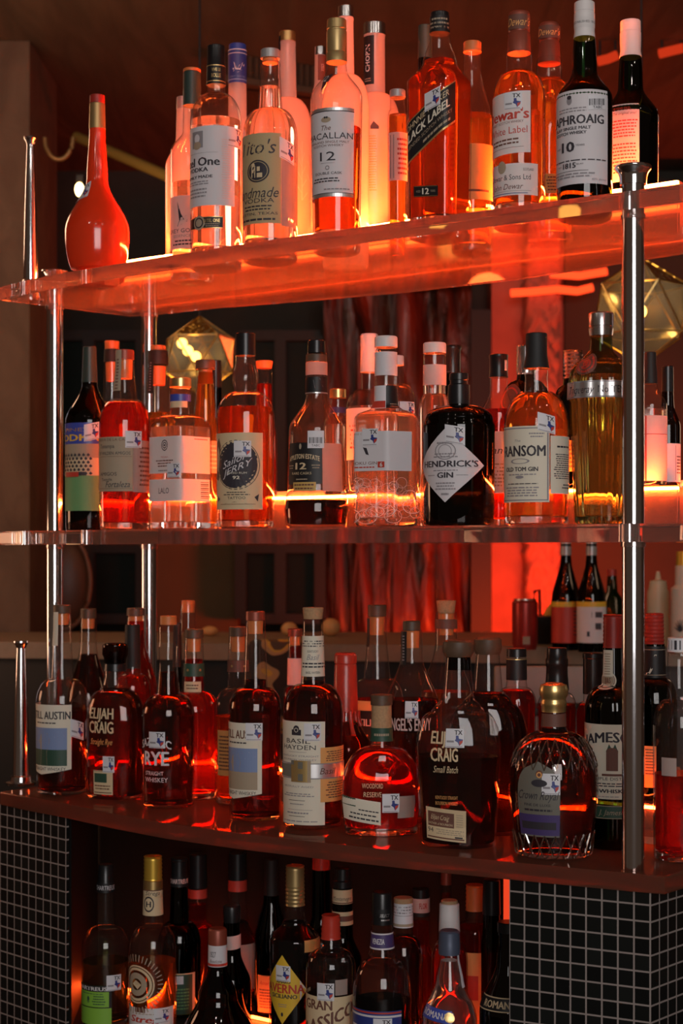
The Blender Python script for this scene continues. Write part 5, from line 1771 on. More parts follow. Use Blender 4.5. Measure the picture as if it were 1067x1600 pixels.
b = low('whiskey_bottle', 'red lit bottle with dark stopper, dark green neck band and small cream neck label', 303, 2.31,
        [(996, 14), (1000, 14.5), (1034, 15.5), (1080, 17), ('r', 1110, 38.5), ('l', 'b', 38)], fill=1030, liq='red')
b.plug(997, 1018, 11)
b.cap('stopper', 'wood', [(983, 14.8), (997, 14.8)])
b.label('neck_band', 'dkgreen', ('a', -89), ('a', 89), 1036, 1056, [('D', 0.3, 0.5, 0.1, 'gold'), ('D', 0.7, 0.5, 0.1, 'gold')], off=0.0008)
b.label('neck_label', 'buff', ('a', -60), ('a', 40), 1064, 1080, [('L', 0.1, 0.9, 0.2, 0.8, 2, 'brown')], off=0.0008)

b = low('whiskey_bottle', 'slim bottle with clear glass topped cork rising above the green banded bottle', 294, 2.45,
        [(944, 11), (954, 12), (1040, 14), ('r', 1060, 15), ('l', 'b', 15)], glass='clear', seg=32)
b.cap('cork', 'orange', [(938, 10.5), (957, 10)])

b = low('whiskey_bottle', 'thin black capsuled bottle between the ribbed neck and the green banded bottle', 277, 2.395,
        [(1040, 7), (1070, 8), ('s', 1090, 12), ('l', 'b', 12)], glass='brown', seg=28)
b.cap('capsule', 'matte_black', [(973, 6.5), (1042, 7.4)])

b = low('whiskey_bottle', 'clear shouldered bottle with dark green neck band and bright orange back label', 372, 2.312,
        [(993, 14), (996, 14.5), (1030, 16), (1075, 17), ('r', 1112, 37), ('l', 'b', 36.5)], fill=1118, liq='amber')
b.plug(994, 1018, 11.5)
b.cap('stopper', 'wood', [(979, 14.5), (994, 14.5)])
b.label('neck_band', 'brown', ('a', -89), ('a', 89), 1031, 1049, [('D', 0.3, 0.5, 0.1, 'gold'), ('D', 0.7, 0.5, 0.1, 'gold')], off=0.0008)
b.label('back_label', 'orangepaper', ('a', -58), ('a', -15), 1138, 1208, [('L', 0.1, 0.9, 0.1, 0.9, 10, 'brown')])

b = low('whiskey_bottle', 'dark bourbon bottle with cream label showing a blue sky, beside the metal belted bottle', 399, 2.197,
        [(968, 14), (972, 15), (1060, 18.5), (1074, 19), ('r', 1108, 41.5), ('l', 'b', 40.5)], fill=1062, liq='bourbon')
b.plug(969, 990, 12.5)
b.cap('stopper', 'redbrown', [(955, 15), (969, 15)])
austin_label(b, 409, 1126, 1244, 'skyblue', 'khaki', tone='brown')
b.sticker(397, 1139, 26, 27)

b = low('whiskey_bottle', 'bottle with brown stopper and pink neck label, behind the metal belted bottle', 461, 2.425,
        [(993, 10), (998, 10.5), (1072, 12), ('r', 1092, 19.5), ('l', 'b', 19)], fill=1010, liq='red', seg=32)
b.plug(994, 1008, 8.5)
b.cap('stopper', 'redbrown', [(982, 11.5), (994, 11)])
b.label('neck_label', 'pink', ('a', -85), ('a', 85), 1028, 1070, [], off=0.0008)

b = low('whiskey_bottle', 'tall bourbon bottle with cork, paper neck wrap, cream label and a metal belt', 489, 2.192,
        [(966, 14.5), (972, 16), (990, 16), (1058, 18), (1068, 19), ('r', 1112, 47), ('l', 'b', 46)], fill=1064, liq='bourbon')
b.cap('cork', 'cork', [(949, 16.5), (967, 14.8)])
b.label('neck_wrap', 'cream', ('a', -120), ('a', 120), 993, 1056, [('L', 0.2, 0.85, 0.1, 0.28, 3, 'ink'), ('T', 'KENTUCKY', 0.5, 0.38, 0.06, 0.24, 'ink'), ('T', 'Basil', 0.5, 0.52, 0.14, 0.24, 'grey', 'i'), ('L', 0.2, 0.85, 0.64, 0.8, 2, 'ink'), ('T', 'BASIL HAYDEN', 0.5, 0.9, 0.055, 0.3, 'ink')], off=0.0008)
b.label('label', 'cream', W0, 507, 1123, 1285, [
    ('D', 0.62, 0.075, 0.035, 'ink', 0, 0.95), ('R', 0.55, 0.69, 0.08, 0.135, 'ink'), ('D', 0.62, 0.085, 0.022, 'cream', 0.75), ('T', 'BASIL', 0.63, 0.19, 0.045, 0.36, 'ink'), ('T', 'HAYDEN', 0.63, 0.25, 0.045, 0.50, 'ink'), ('R', 0.5, 0.76, 0.295, 0.298, 'grey'),
    ('T', 'KENTUCKY STRAIGHT', 0.63, 0.335, 0.017, 0.58, 'grey'), ('T', 'BOURBON WHISKEY', 0.63, 0.37, 0.017, 0.52, 'grey'), ('T', 'ARTFULLY AGED', 0.62, 0.63, 0.017, 0.46, 'grey'), ('L', 0.38, 0.86, 0.69, 0.73, 2, 'grey'), ('R', 0.5, 0.74, 0.762, 0.766, 'ink'), ('L', 0.5, 0.74, 0.79, 0.81, 1, 'grey'), ('R', 0.48, 0.84, 0.852, 0.855, 'grey'), ('L', 0.45, 0.80, 0.87, 0.90, 1, 'grey'), ('R', 0.5, 0.74, 0.915, 0.919, 'ink'), ('L', 0.33, 0.95, 0.955, 0.975, 1, 'grey')])
b.label('side_label', 'orangepaper', 500, ('a', 89), 1163, 1247, [('L', 0.12, 0.95, 0.06, 0.26, 5, 'brown'), ('L', 0.12, 0.95, 0.62, 0.94, 7, 'brown')], off=0.0009)
b.label('metal_belt', 'silver', W0, ('a', 89), 1187, 1211, [('R', 0, 1, 0.0, 0.06, 'grey'), ('R', 0, 1, 0.94, 1.0, 'grey'), ('R', 0.10, 0.42, 0.1, 0.9, 'slate'), ('T', 'Basil', 0.72, 0.5, 0.4, 0.14, 'brown', 'i')], off=0.0018)
b.label('belt_buckle', 'gold', 457, 486, 1183, 1216, [('R', 0.0, 0.16, 0.0, 0.2, 'slate'), ('R', 0.38, 0.62, 0.06, 0.38, 'slate'), ('R', 0.38, 0.62, 0.62, 0.94, 'slate'), ('R', 0.84, 1.0, 0.0, 1.0, 'khaki')], off=0.0028)
b.sticker(488, 1139, 26, 27)

b = low('whiskey_bottle', 'square shouldered bottle sealed in dripping red wax', 540, 2.312,
        [(1108, 18), (1120, 19), ('s', 1170, 42), ('l', 'b', 41)], fill=1130, liq='bourbon', shape=SHP('square', e=5, rot=-36), seg=56)
b.cap('wax_seal', 'wax', [(1020, 16), (1024, 17.5), (1036, 17.5), (1037, 16.5), (1040, 17.5), (1112, 19.5)])
bm = bmesh.new()
for i, a in enumerate((-1.2, -0.7, -0.2, 0.4, 0.9, 1.4, 2.2, 3.0)):
    l = (0.012, 0.030, 0.018, 0.040, 0.016, 0.026, 0.02, 0.03)[i]
    zt = b.Z(1110)
    tube(bm, [b.surf(a, zt - t * l, 0.0012) for t in (0, 0.35, 0.7, 1)], [0.0045, 0.004, 0.0036, 0.0044], 8)
bm_obj('wax_drip', bm, CAPM['wax'], b.root, 60)

b = low('whiskey_bottle', 'clear whiskey bottle with black paper label, standing behind the flat flask', 589, 2.425,
        [(962, 14), (966, 15.2), (1000, 15.6), (1060, 21), ('r', 1098, 41.5), ('l', 'b', 41)], fill=1092, liq='red')
b.plug(963, 992, 12)
b.cap('stopper', 'wood', [(945, 14.5), (963, 14.5)])
b.label('neck_strip', 'black', ('a', -75), ('a', -45), 966, 1010, [], off=0.001)
b.label('label', 'black', ('a', -62), ('a', 75), 1107, 1190, [('T', 'STILL AUSTIN', 0.5, 0.22, 0.13, 0.82, 'pink', 'b'), ('L', 0.1, 0.9, 0.42, 0.5, 1, 'orangepaper'), ('L', 0.1, 0.9, 0.55, 0.9, 5, 'brown')])
b.label('shoulder_label', 'orangepaper', ('a', -62), ('a', 20), 1092, 1107, [], off=0.0007)

b = low('whiskey_bottle', 'bell shaped bourbon bottle with black neck strip, behind and right of the flat flask', 643, 2.308,
        [(984, 15.5), (988, 17), (1024, 17), ('s', 1108, 44.5), ('l', 'b', 43.5)], fill=1092, liq='bourbon')
b.plug(985, 1012, 12.5)
b.cap('stopper', 'wood', [(970, 13.5), (985, 14)])
b.label('neck_strip', 'black', ('a', -65), ('a', -25), 986, 1038, [('L', 0.3, 0.7, 0.1, 0.9, 9, 'grey')], off=0.001)
b.glassprint(('a', -55), ('a', 42), 1100, 1145, [('T', "ANGEL'S ENVY", 0.5, 0.62, 0.42, 0.98, 'pink', 'b')])
b.sticker(643, 1105, 20, 26)

b = low('whiskey_bottle', 'swan necked clear bottle with a flared natural cork', 697, 2.425,
        [(956, 15.5), (960, 16.5), (1005, 17.5), ('s', 1096, 41), ('l', 'b', 40)], fill=1080, liq='amber')
b.plug(958, 992, 12.4)
b.cap('cork', 'cork', [(938, 15.4), (958, 13)])
b.label('neck_band', 'brown', ('a', -89), ('a', 89), 967, 982, [], off=0.0008)

b = low('whiskey_bottle', 'flat glowing flask with wooden stopper and slim cream label at its foot', 596, 2.197,
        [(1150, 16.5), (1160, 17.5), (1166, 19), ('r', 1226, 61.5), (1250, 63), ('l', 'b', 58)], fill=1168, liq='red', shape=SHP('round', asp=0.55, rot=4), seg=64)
b.cap('stopper', 'wood', [(1085, 17), (1101, 17)])
b.cap('capsule', 'cork', [(1101, 15.6), (1132, 16), (1133, 16.6), (1157, 17)])
b.label('capsule_label', 'dkgreen', ('a', -89), ('a', 89), 1136, 1157, [('L', 0.25, 0.75, 0.3, 0.7, 1, 'khaki')], off=0.0012)
b.label('label', 'cream', 537, 595, 1244, 1280, [('R', 0.0, 0.40, 0.0, 0.36, 'dkgreen'), ('L', 0.44, 0.98, 0.40, 0.52, 1, 'ink'), ('L', 0.18, 0.98, 0.58, 0.72, 1, 'ink'), ('L', 0.18, 0.98, 0.76, 0.92, 1, 'ink')], skew=-0.25)
b.label('side_label', 'backlabel', 622, 648, 1240, 1274, [], off=-0.0008)
b.sticker(610, 1250, 26, 29)
b.glassprint(('a', -45), ('a', 5), 1212, 1250, [('T', 'WOODFORD', 0.5, 0.3, 0.20, 0.95, 'buff'), ('T', 'RESERVE', 0.5, 0.65, 0.20, 0.8, 'buff')])

ecs = SHP('round', asp=0.62, rot=-6)


def craig(label, cx, N, fill, body):
    b = low('bourbon_bottle', label, cx, N, body, fill=fill, liq='deep', shape=ecs, seg=64)
    return b


b = craig('big jug shaped bourbon bottle with dark cap, large cream letters and a small cream label', 716, 2.182, 1180,
          [(1024, 18), (1046, 20), (1086, 24), ('s', 1112, 42), ('r', 1172, 67), ('l', 'b', 59)])
b.cap('cap', 'wood', [(1000, 21), (1003, 24), (1018, 25), (1026, 21)])
b.cap('collar', GL['brown'], [(1026, 19), (1046, 20.4)])
b.glassprint(('a', -56), ('a', 0), 1135, 1260, [('T', 'ELIJAH', 0.5, 0.11, 0.155, 0.95, 'buff', 'b'), ('T', 'CRAIG', 0.5, 0.32, 0.165, 0.95, 'buff', 'b'), ('T', 'Small Batch', 0.55, 0.50, 0.085, 0.88, 'buff', 'i'), ('T', 'KENTUCKY STRAIGHT', 0.56, 0.85, 0.042, 0.84, 'orangepaper'), ('T', 'BOURBON WHISKEY', 0.56, 0.92, 0.042, 0.84, 'orangepaper')])
b.label('label', 'buff', 667, 728, 1259, 1308, [('R', 0.06, 0.72, 0.12, 0.58, 'brown'), ('T', 'Elijah Craig', 0.38, 0.28, 0.16, 0.45, 'buff', 'i'), ('T', 'FATHER of BOURBON', 0.38, 0.49, 0.07, 0.60, 'buff'), ('T', '94', 0.13, 0.70, 0.15, None, 'ink'), ('L', 0.28, 0.95, 0.63, 0.82, 3, 'khaki'), ('R', 0.04, 0.96, 0.90, 0.94, 'brown'), ('R', 0.74, 0.92, 0.84, 0.89, 'ink'), ('L', 0.76, 0.94, 0.12, 0.55, 6, 'khaki')], skew=-0.10)
b.sticker(711, 1149, 28, 29)

b = craig('second jug shaped bourbon with dark cap, directly behind the one with large cream letters', 762, 2.308, 1082,
          [(1020, 18), (1042, 20), (1076, 23), ('s', 1100, 40), ('r', 1156, 62), ('l', 'b', 56)])
b.cap('cap', 'wood', [(996, 19), (999, 21.5), (1014, 22), (1022, 19)])

b = low('bourbon_bottle', 'small bulbous bottle with black cap and black neck label, right of the two jug bottles', 807, 2.415,
        [(1024, 15), (1062, 15.5), (1074, 17), ('r', 1102, 31), ('l', 'b', 30)], fill=1078, liq='red')
b.cap('cap', 'black', [(1013, 15.2), (1026, 15.6)])
b.label('neck_label', 'black', ('a', -110), ('a', 110), 1029, 1062, [('R', 0, 1, 0, 0.04, 'gold')], off=0.0009)

b = low('liqueur_bottle', 'black ringed neck bottle standing behind the diamond cut decanter', 870, 2.42,
        [(1036, 14), (1044, 16), (1060, 16), (1082, 18), ('r', 1110, 31), ('l', 'b', 30)], fill=1100, liq='red', glass='clear')
b.cap('cap', 'black', [(1012, 15.5), (1028, 16), (1030, 17.5), (1040, 17.5), (1042, 16.5), (1056, 17), (1078, 19)])
b.label('neck_label', 'black', ('a', -80), ('a', 80), 1032, 1042, [('L', 0.1, 0.9, 0.2, 0.8, 1, 'silver')], off=0.001)

b = low('whisky_bottle', 'diamond cut round decanter with gold domed cap and dark purple label', 865, 2.206,
        [(1110, 18), (1134, 19), (1142, 22), ('r', 1214, 69), (1232, 69.5), ('s', 'b', 60)], fill=1136, liq='deep', glass='clear', seg=64)
b.cap('cap', 'gold', [(1067, 15), (1070, 20.5), (1077, 22.5), (1086, 22), (1090, 19.5), (1094, 19), (1096, 20), (1102, 20), (1104, 19), (1112, 19)])
b.label('neck_band', 'brown', ('a', -89), ('a', 89), 1114, 1134, [], off=0.0008)
b.label('label', 'slate', 811, 875, 1183, 1298, [('R', 0.0, 1.0, 0.70, 0.98, 'purple'), ('R', 0.08, 0.92, 0.80, 0.90, 'ink'), ('D', 0.55, 0.16, 0.05, 'brown'), ('D', 0.55, 0.28, 0.05, 'ink', 0, 2.2), ('D', 0.55, 0.17, 0.04, 'orangepaper', 0.6),
        ('T', 'Crown Royal', 0.5, 0.44, 0.115, 0.92, 'ink', 'i'), ('T', 'FINE DE LUXE', 0.5, 0.57, 0.035, 0.60, 'ink'), ('L', 0.15, 0.88, 0.61, 0.67, 1, 'ink')], arch=True, off=0.001)
b.sticker(861, 1216, 28, 32)
cuts = bmesh.new()
for s in (-1, 1):
    for i in range(12):
        a0 = math.radians(-80 + i * 15)
        for (ya, yb2) in ((1150, 1196), (1296, 1338)):
            pts = []
            for t in range(6):
                u = t / 5
                yy = ya + (yb2 - ya) * u
                pts.append(b.surf(a0 + s * math.radians(15) * (u - 0.5), b.Z(min(yy, b.yb - 3)), 0.0004))
            tube(cuts, pts, 0.0013, 5)
bm_obj('cut_facets', cuts, thin_glass('cut glass edge', (0.9, 0.8, 0.72), f0=0.5), b.root, 60)

b = low('whiskey_bottle', 'dark capsuled square whiskey bottle just left of the green bottle with cream label', 926, 2.425,
        [(1080, 14), (1096, 15), ('r', 1116, 27), ('l', 'b', 27)], fill=1100, liq='red', shape=SHP('square', e=6, rot=-35))
b.cap('capsule', 'black', [(1020, 16), (1028, 16), (1029, 15), (1084, 15.5)])
b.label('neck_label', 'black', ('a', -60), ('a', 60), 1050, 1080, [('T', 'No. 7', 0.6, 0.5, 0.5, 0.5, 'lilac', 'b')], off=0.001)

b = low('whiskey_bottle', 'dark green whiskey bottle with ribbed red cap and big cream label showing a ship', 957, 2.314,
        [(1012, 15), (1070, 17), ('r', 1108, 43), ('l', 'b', 42.5)], glass='dgreen')
b.cap('cap', 'red', [(960, 14.8), (1012, 15.2)], ribs=8)
b.label('neck_label', 'cream', ('a', -60), ('a', 2), 1015, 1056, [('L', 0.2, 0.8, 0.1, 0.95, 9, 'khaki')], off=0.001)
b.glassprint(('a', -60), ('a', 6), 1048, 1076, [('D', 0.5, 0.5, 0.48, 'cream'), ('D', 0.5, 0.5, 0.40, 'brown', 0.9), ('D', 0.5, 0.5, 0.34, 'khaki'), ('T', 'JJ&S', 0.5, 0.5, 0.3, 0.5, 'brown', 'b')], 'round_seal')
b.label('label', 'cream', ('a', -88), ('a', 62), 1128, 1243, [
    ('T', 'JAMESON', 0.56, 0.17, 0.135, 0.88, 'ink', 'bc'), ('R', 0.50, 0.66, 0.36, 0.62, 'brown'), ('D', 0.58, 0.36, 0.05, 'brown', 0, 1.6), ('P', [(0.5, 0.36), (0.54, 0.26), (0.58, 0.34), (0.62, 0.26), (0.66, 0.36)], 'dkgreen'), ('R', 0.44, 0.74, 0.66, 0.69, 'brown'),
    ('T', '1780', 0.86, 0.44, 0.045, 0.14, 'ink'), ('T', 'TRIPLE DISTILLED', 0.60, 0.725, 0.04, 0.62, 'ink'), ('L', 0.36, 0.9, 0.775, 0.84, 2, 'ink'), ('T', 'WHISKEY', 0.62, 0.89, 0.05, 0.44, 'ink', 'b'), ('L', 0.3, 0.7, 0.955, 0.975, 1, 'grey')])
b.label('lower_label', 'dkgreen', ('a', -88), ('a', 62), 1253, 1273, [('R', 0, 1, 0, 0.06, 'khaki'), ('R', 0, 1, 0.94, 1, 'khaki'), ('T', 'J. Jameson', 0.6, 0.5, 0.4, 0.4, 'khaki', 'i')])

b = low('whiskey_bottle', 'dark green bottle with ribbed red cap and a white J on its black neck', 1022, 2.425,
        [(1006, 16), (1058, 17.5), ('r', 1098, 36), ('l', 'b', 35.5)], glass='dgreen')
b.cap('cap', 'red', [(958, 15), (1006, 16)], ribs=8)
b.label('neck_label', 'black', ('a', -100), ('a', 100), 1009, 1058, [('T', 'J', 0.44, 0.5, 0.5, None, 'cream', 'i'), ('R', 0, 1, 0.1, 0.12, 'khaki'), ('R', 0, 1, 0.9, 0.92, 'khaki')], off=0.0009)
b.label('back_label', 'orangepaper', ('a', -26), ('a', 5), 1162, 1226, [('L', 0.1, 0.9, 0.05, 0.7, 9, 'brown')])

b = low('tequila_bottle', 'clear tall shouldered bottle with red amber liquid at the right edge of this shelf', 1063, 2.28,
        [(1020, 20), (1060, 21), (1066, 19.5), (1092, 21), ('r', 1136, 42.5), ('l', 'b', 41.5)], fill=1208, liq='red')
b.cap('cap', 'white', [(996, 20), (1018, 21)])
b.label('neck_label', 'clearlabel', ('a', -70), ('a', 40), 998, 1016, [('R', 0.1, 0.3, 0.1, 0.9, 'ink'), ('R', 0.4, 0.5, 0.1, 0.9, 'ink'), ('R', 0.6, 0.8, 0.1, 0.9, 'ink')], off=0.001)
b.label('side_label', 'backlabel', ('a', -42), ('a', -8), 1180, 1208, [], off=0.0005)

# ------------------------------------------------------------------ cabinet niche under the counter


def cab(name, label, cx, N, body, **k):
    return Bottle(name, label, 'cab', cx, N, body, group=G_CAB, **k)


b = cab('liqueur_bottle', 'black capped bottle with bright green label, leftmost in the niche', 165, 2.2,
        [(1390, 13), (1396, 13.5), (1430, 14), (1448, 16.5), ('r', 1482, 37.5), ('l', 'b', 37)], fill=1500, liq='green', glass='clear')
b.cap('cap', 'black', [(1350, 11.5), (1376, 12), (1378, 13.2), (1393, 13.5)])
b.label('neck_label', 'black', ('a', -88), ('a', 88), 1378, 1392, [('T', 'CHARTREUSE', 0.5, 0.5, 0.5, 0.9, 'lilac')], off=0.001)
b.label('label', 'green', W0, 174, 1531, 1640, [('R', 0, 1, 0.0, 0.155, 'black'), ('T', 'CHARTREUSE', 0.60, 0.08, 0.095, 0.78, 'white', 'b'), ('R', 0.955, 1.0, 0.1, 0.56, 'black'), ('R', 0.35, 1.0, 0.54, 0.565, 'black'), ('D', 0.58, 0.34, 0.06, 'dkgreen', 0, 0.6), ('D', 0.58, 0.41, 0.035, 'dkgreen', 0.5), ('L', 0.66, 0.90, 0.24, 0.50, 4, 'dkgreen'), ('L', 0.4, 0.9, 0.19, 0.23, 1, 'dkgreen')])
b.sticker(177, 1527, 22, 24)

b = cab('liqueur_bottle', 'yellow gold capped bottle with round engraved seal, second from left in the niche', 239, 2.2,
        [(1400, 14.5), (1430, 15.5), (1446, 17), ('r', 1486, 37), ('l', 'b', 36.5)], fill=1500, liq='gold', glass='clear')
b.cap('cap', 'yellowgold', [(1337, 14.6), (1374, 15)], ribs=6)
b.cap('capsule', 'gold', [(1374, 15.2), (1402, 15.4)])
b.label('neck_label', 'buff', ('a', -88), ('a', 88), 1388, 1428, [('R', 0, 1, 0, 0.04, 'brown'), ('D', 0.35, 0.55, 0.30, 'ink', 0.8, 0.7), ('T', 'H', 0.35, 0.55, 0.22, None, 'ink', 'b'), ('T', 'Strega', 0.5, 0.12, 0.16, 0.5, 'ink', 'i')], off=0.001)
b.glassprint(('a', -88), ('a', 20), 1498, 1562, [('D', 0.42, 0.5, 0.46, 'buff', 0.92), ('D', 0.42, 0.5, 0.40, 'buff', 0.85), ('D', 0.42, 0.5, 0.28, 'khaki', 0.5), ('P', [(0.3, 0.5), (0.4, 0.4), (0.55, 0.5), (0.45, 0.62)], 'buff')] +
             [('P', [(0.42 + 0.50 * math.cos(a), 0.5 - 0.55 * math.sin(a)), (0.42 + 0.62 * math.cos(a), 0.5 - 0.72 * math.sin(a)), (0.42 + 0.62 * math.cos(a + 0.04), 0.5 - 0.72 * math.sin(a + 0.04)), (0.42 + 0.50 * math.cos(a + 0.04), 0.5 - 0.55 * math.sin(a + 0.04))], 'khaki') for a in [i * 2 * math.pi / 40 for i in range(40)]], 'round_seal')
b.label('label', 'white', W0, 270, 1566, 1650, [('R', 0.42, 0.58, 0.0, 0.16, 'brown'), ('T', 'Strega', 0.60, 0.40, 0.24, 0.5, 'red', 'bi'), ('L', 0.4, 0.85, 0.18, 0.24, 1, 'khaki')])
b.sticker(252, 1578, 24, 22)

b = cab('liqueur_bottle', 'dark green bottle with ringed black cap, behind the seal engraved bottle', 280, 2.332,
        [(1382, 13), (1440, 15), ('r', 1476, 34), ('l', 'b', 33.5)], glass='dgreen')
b.cap('cap', 'black', [(1340, 13.4), (1344, 13.4), (1345, 12), (1360, 12.4), (1384, 13.8)])
b.label('neck_label', 'black', ('a', -88), ('a', 88), 1368, 1382, [('T', 'CHARTREUSE', 0.5, 0.5, 0.5, 0.9, 'pink', 'b')], off=0.001)
b.label('label', 'dkgreen', ('a', -40), ('a', 45), 1513, 1620, [('R', 0.9, 1, 0, 1, 'buff'), ('R', 0, 1, 0, 0.03, 'buff'), ('R', 0.15, 0.6, 0.06, 0.26, 'clearlabel'), ('L', 0.1, 0.8, 0.35, 0.9, 7, 'sage')])

b = cab('liqueur_bottle', 'red lit bottle with tall black cap, third row left side of the niche', 309, 2.442,
        [(1384, 14), (1404, 14.5), (1442, 15), ('r', 1476, 31), ('l', 'b', 30.5)], fill=1412, liq='red')
b.cap('cap', 'black', [(1334, 13.6), (1386, 14.6)])
b.label('neck_band', 'red', ('a', -89), ('a', 89), 1388, 1402, [], off=0.0008)

b = cab('liqueur_bottle', 'short round bellied bottle with brown cap and white paper neck label', 340, 2.19,
        [(1474, 14), (1510, 14.5), ('s', 1556, 30), ('s', 1612, 55), ('l', 'b', 54)], fill=1560, liq='red', glass='brown')
b.cap('cap', 'redbrown', [(1450, 13.8), (1453, 14.6), (1475, 14.8)])
b.label('neck_label', 'lilac', ('a', -110), ('a', 110), 1475, 1508, [('T', '1827', 0.36, 0.4, 0.26, 0.18, 'ink'), ('T', 'Benedictine', 0.45, 0.72, 0.16, 0.34, 'brown', 'i'), ('R', 0, 1, 0.84, 0.96, 'red')], off=0.0008)

b = cab('liqueur_bottle', 'dark bottle with black cap and pink neck label, behind the round bellied one', 362, 2.325,
        [(1440, 13), (1486, 14), ('s', 1540, 31), ('l', 'b', 31)], glass='black')
b.cap('cap', 'black', [(1414, 13), (1418, 13.8), (1442, 12.8)])
b.label('neck_label', 'pink', ('a', -88), ('a', 88), 1460, 1481, [], off=0.0008, skew=0.2)

b = cab('liqueur_bottle', 'tall black capped bottle with red collar, in the back row beside the wooden panel', 371, 2.445,
        [(1372, 14), (1400, 14.5), (1428, 16), ('s', 1480, 31), ('l', 'b', 30)], fill=1440, liq='bourbon')
b.cap('cap', 'black', [(1332, 13.6), (1374, 14.2)])
b.label('neck_band', 'red', ('a', -89), ('a', 89), 1374, 1391, [], off=0.0008)
b.label('label', 'backlabel', ('a', 0), ('a', 80), 1470, 1540, [])

b = cab('wine_bottle', 'black wine bottle with sloping shoulders, behind and left of the yellow diamond label', 424, 2.44,
        [(1350, 10), (1400, 12), ('s', 1470, 27), ('l', 'b', 27)], glass='black')
b.cap('capsule', 'matte_black', [(1342, 10.4), (1398, 12.2)])
b.label('label', 'orangepaper', ('a', -50), ('a', 10), 1518, 1600, [('T', 'Amaro', 0.5, 0.2, 0.1, 0.7, 'red', 'i'), ('L', 0.1, 0.9, 0.35, 0.9, 7, 'brown')])

b = cab('amaro_bottle', 'amber bottle with ribbed brown cap and yellow diamond label', 461, 2.248,
        [(1412, 14), (1434, 16), ('s', 1440, 19), ('s', 1466, 40), ('l', 'b', 40)], fill=1440, liq='dark', glass='clear')
b.cap('cap', 'brass', [(1352, 15), (1414, 15.6)], ribs=10)
b.label('label', 'yellow', ('a', -86), 479, 1484, 1590, [('P', [(0.14, 0.36), (0.86, 0.36), (0.995, 0.50), (0.86, 0.64), (0.14, 0.64), (0.005, 0.50)], 'lilac'), ('T', 'AVERNA', 0.52, 0.485, 0.13, 0.86, 'red', 'b'), ('T', 'SICILIANO', 0.52, 0.595, 0.06, 0.56, 'ink', 'b'), ('T', 'AMARO', 0.52, 0.385, 0.045, 0.30, 'ink', 'b'), ('D', 0.5, 0.86, 0.03, 'ink', 0, 0.6), ('L', 0.4, 0.62, 0.70, 0.76, 2, 'khaki')], diamond=True)
b.label('back_label', 'orangepaper', 476, ('a', 85), 1462, 1480, [], off=-0.001)
b.sticker(443, 1512, 22, 24)

b = cab('vermouth_bottle', 'dark green bottle with red foil top, between two dark capped bottles', 502, 2.437,
        [(1356, 13.5), (1430, 15), ('s', 1480, 31), ('l', 'b', 30)], glass='dgreen')
b.cap('cap', 'wax', [(1334, 14), (1358, 14.4)])

b = cab('amaro_bottle', 'black bottle with two cream bands on its neck', 535, 2.335,
        [(1384, 15), (1460, 16.5), ('s', 1500, 30), ('l', 'b', 29.5)], glass='black')
b.cap('cap', 'black', [(1356, 12.5), (1374, 13), (1376, 15.2), (1386, 15.4)])
b.label('neck_label', 'buff', ('a', -110), ('a', 110), 1388, 1410, [('T', 'Montenegro', 0.5, 0.6, 0.3, 0.55, 'ink', 'i'), ('R', 0, 1, 0.88, 0.96, 'brown')], off=0.0008)
b.label('lower_neck_label', 'buff', ('a', -110), ('a', 110), 1422, 1443, [('R', 0, 1, 0.3, 0.7, 'brown')], off=0.0008)

b = cab('amaro_bottle', 'square shouldered clear bottle with ribbed red cap and parchment label, beside the yellow diamond label', 517, 2.192,
        [(1464, 14), (1478, 16.5), ('s', 1484, 20), ('r', 1512, 39), ('l', 'b', 38.5)], fill=1552, liq='bourbon')
b.cap('cap', 'wax', [(1429, 14.6), (1431, 15.6), (1466, 16)], ribs=5)
b.label('label', 'buff', W0, 552, 1548, 1640, [('T', 'GRAN', 0.48, 0.14, 0.16, 0.38, 'brown', 'b'), ('T', 'CLASSICO', 0.56, 0.42, 0.22, 0.80, 'brown', 'bk'), ('P', [(0.72, 0.06), (0.95, 0.02), (0.86, 0.14)], 'khaki'), ('R', 0.90, 0.93, 0.1, 0.9, 'khaki')])
b.label('back_label', 'backlabel', 524, 543, 1522, 1546, [], off=-0.001)
b.sticker(509, 1540, 25, 27)

b = cab('amaro_bottle', 'ringed shoulder bottle with black cap and navy neck band', 597, 2.192,
        [(1442, 15.5), (1480, 18.5), (1492, 22), (1496, 20), (1502, 25), ('r', 1552, 46), ('l', 'b', 45)], fill=1561, liq='dark')
b.cap('cap', 'black', [(1393, 15), (1396, 15.6), (1443, 16.4)])
b.label('cap_print', 'black', ('a', -40), ('a', 70), 1418, 1442, [('T', 'SELECT', 0.5, 0.4, 0.2, 0.5, 'silver', 'i'), ('L', 0.3, 0.8, 0.6, 0.8, 1, 'silver')], off=0.0006)
b.label('neck_band', 'purple', ('a', -110), ('a', 110), 1455, 1480, [('R', 0, 1, 0.0, 0.09, 'lilac'), ('R', 0, 1, 0.90, 1.0, 'lilac'), ('T', 'VENEZIA', 0.40, 0.5, 0.34, 0.30, 'lilac', 'b')], off=0.0008)
b.label('label', 'blue', ('a', -88), ('a', 40), 1568, 1650, [('R', 0, 1, 0.02, 0.05, 'red'), ('R', 0, 1, 0.08, 0.12, 'lilac'), ('R', 0.1, 0.25, 0.3, 0.9, 'lilac')])
b.sticker(598, 1592, 28, 26)

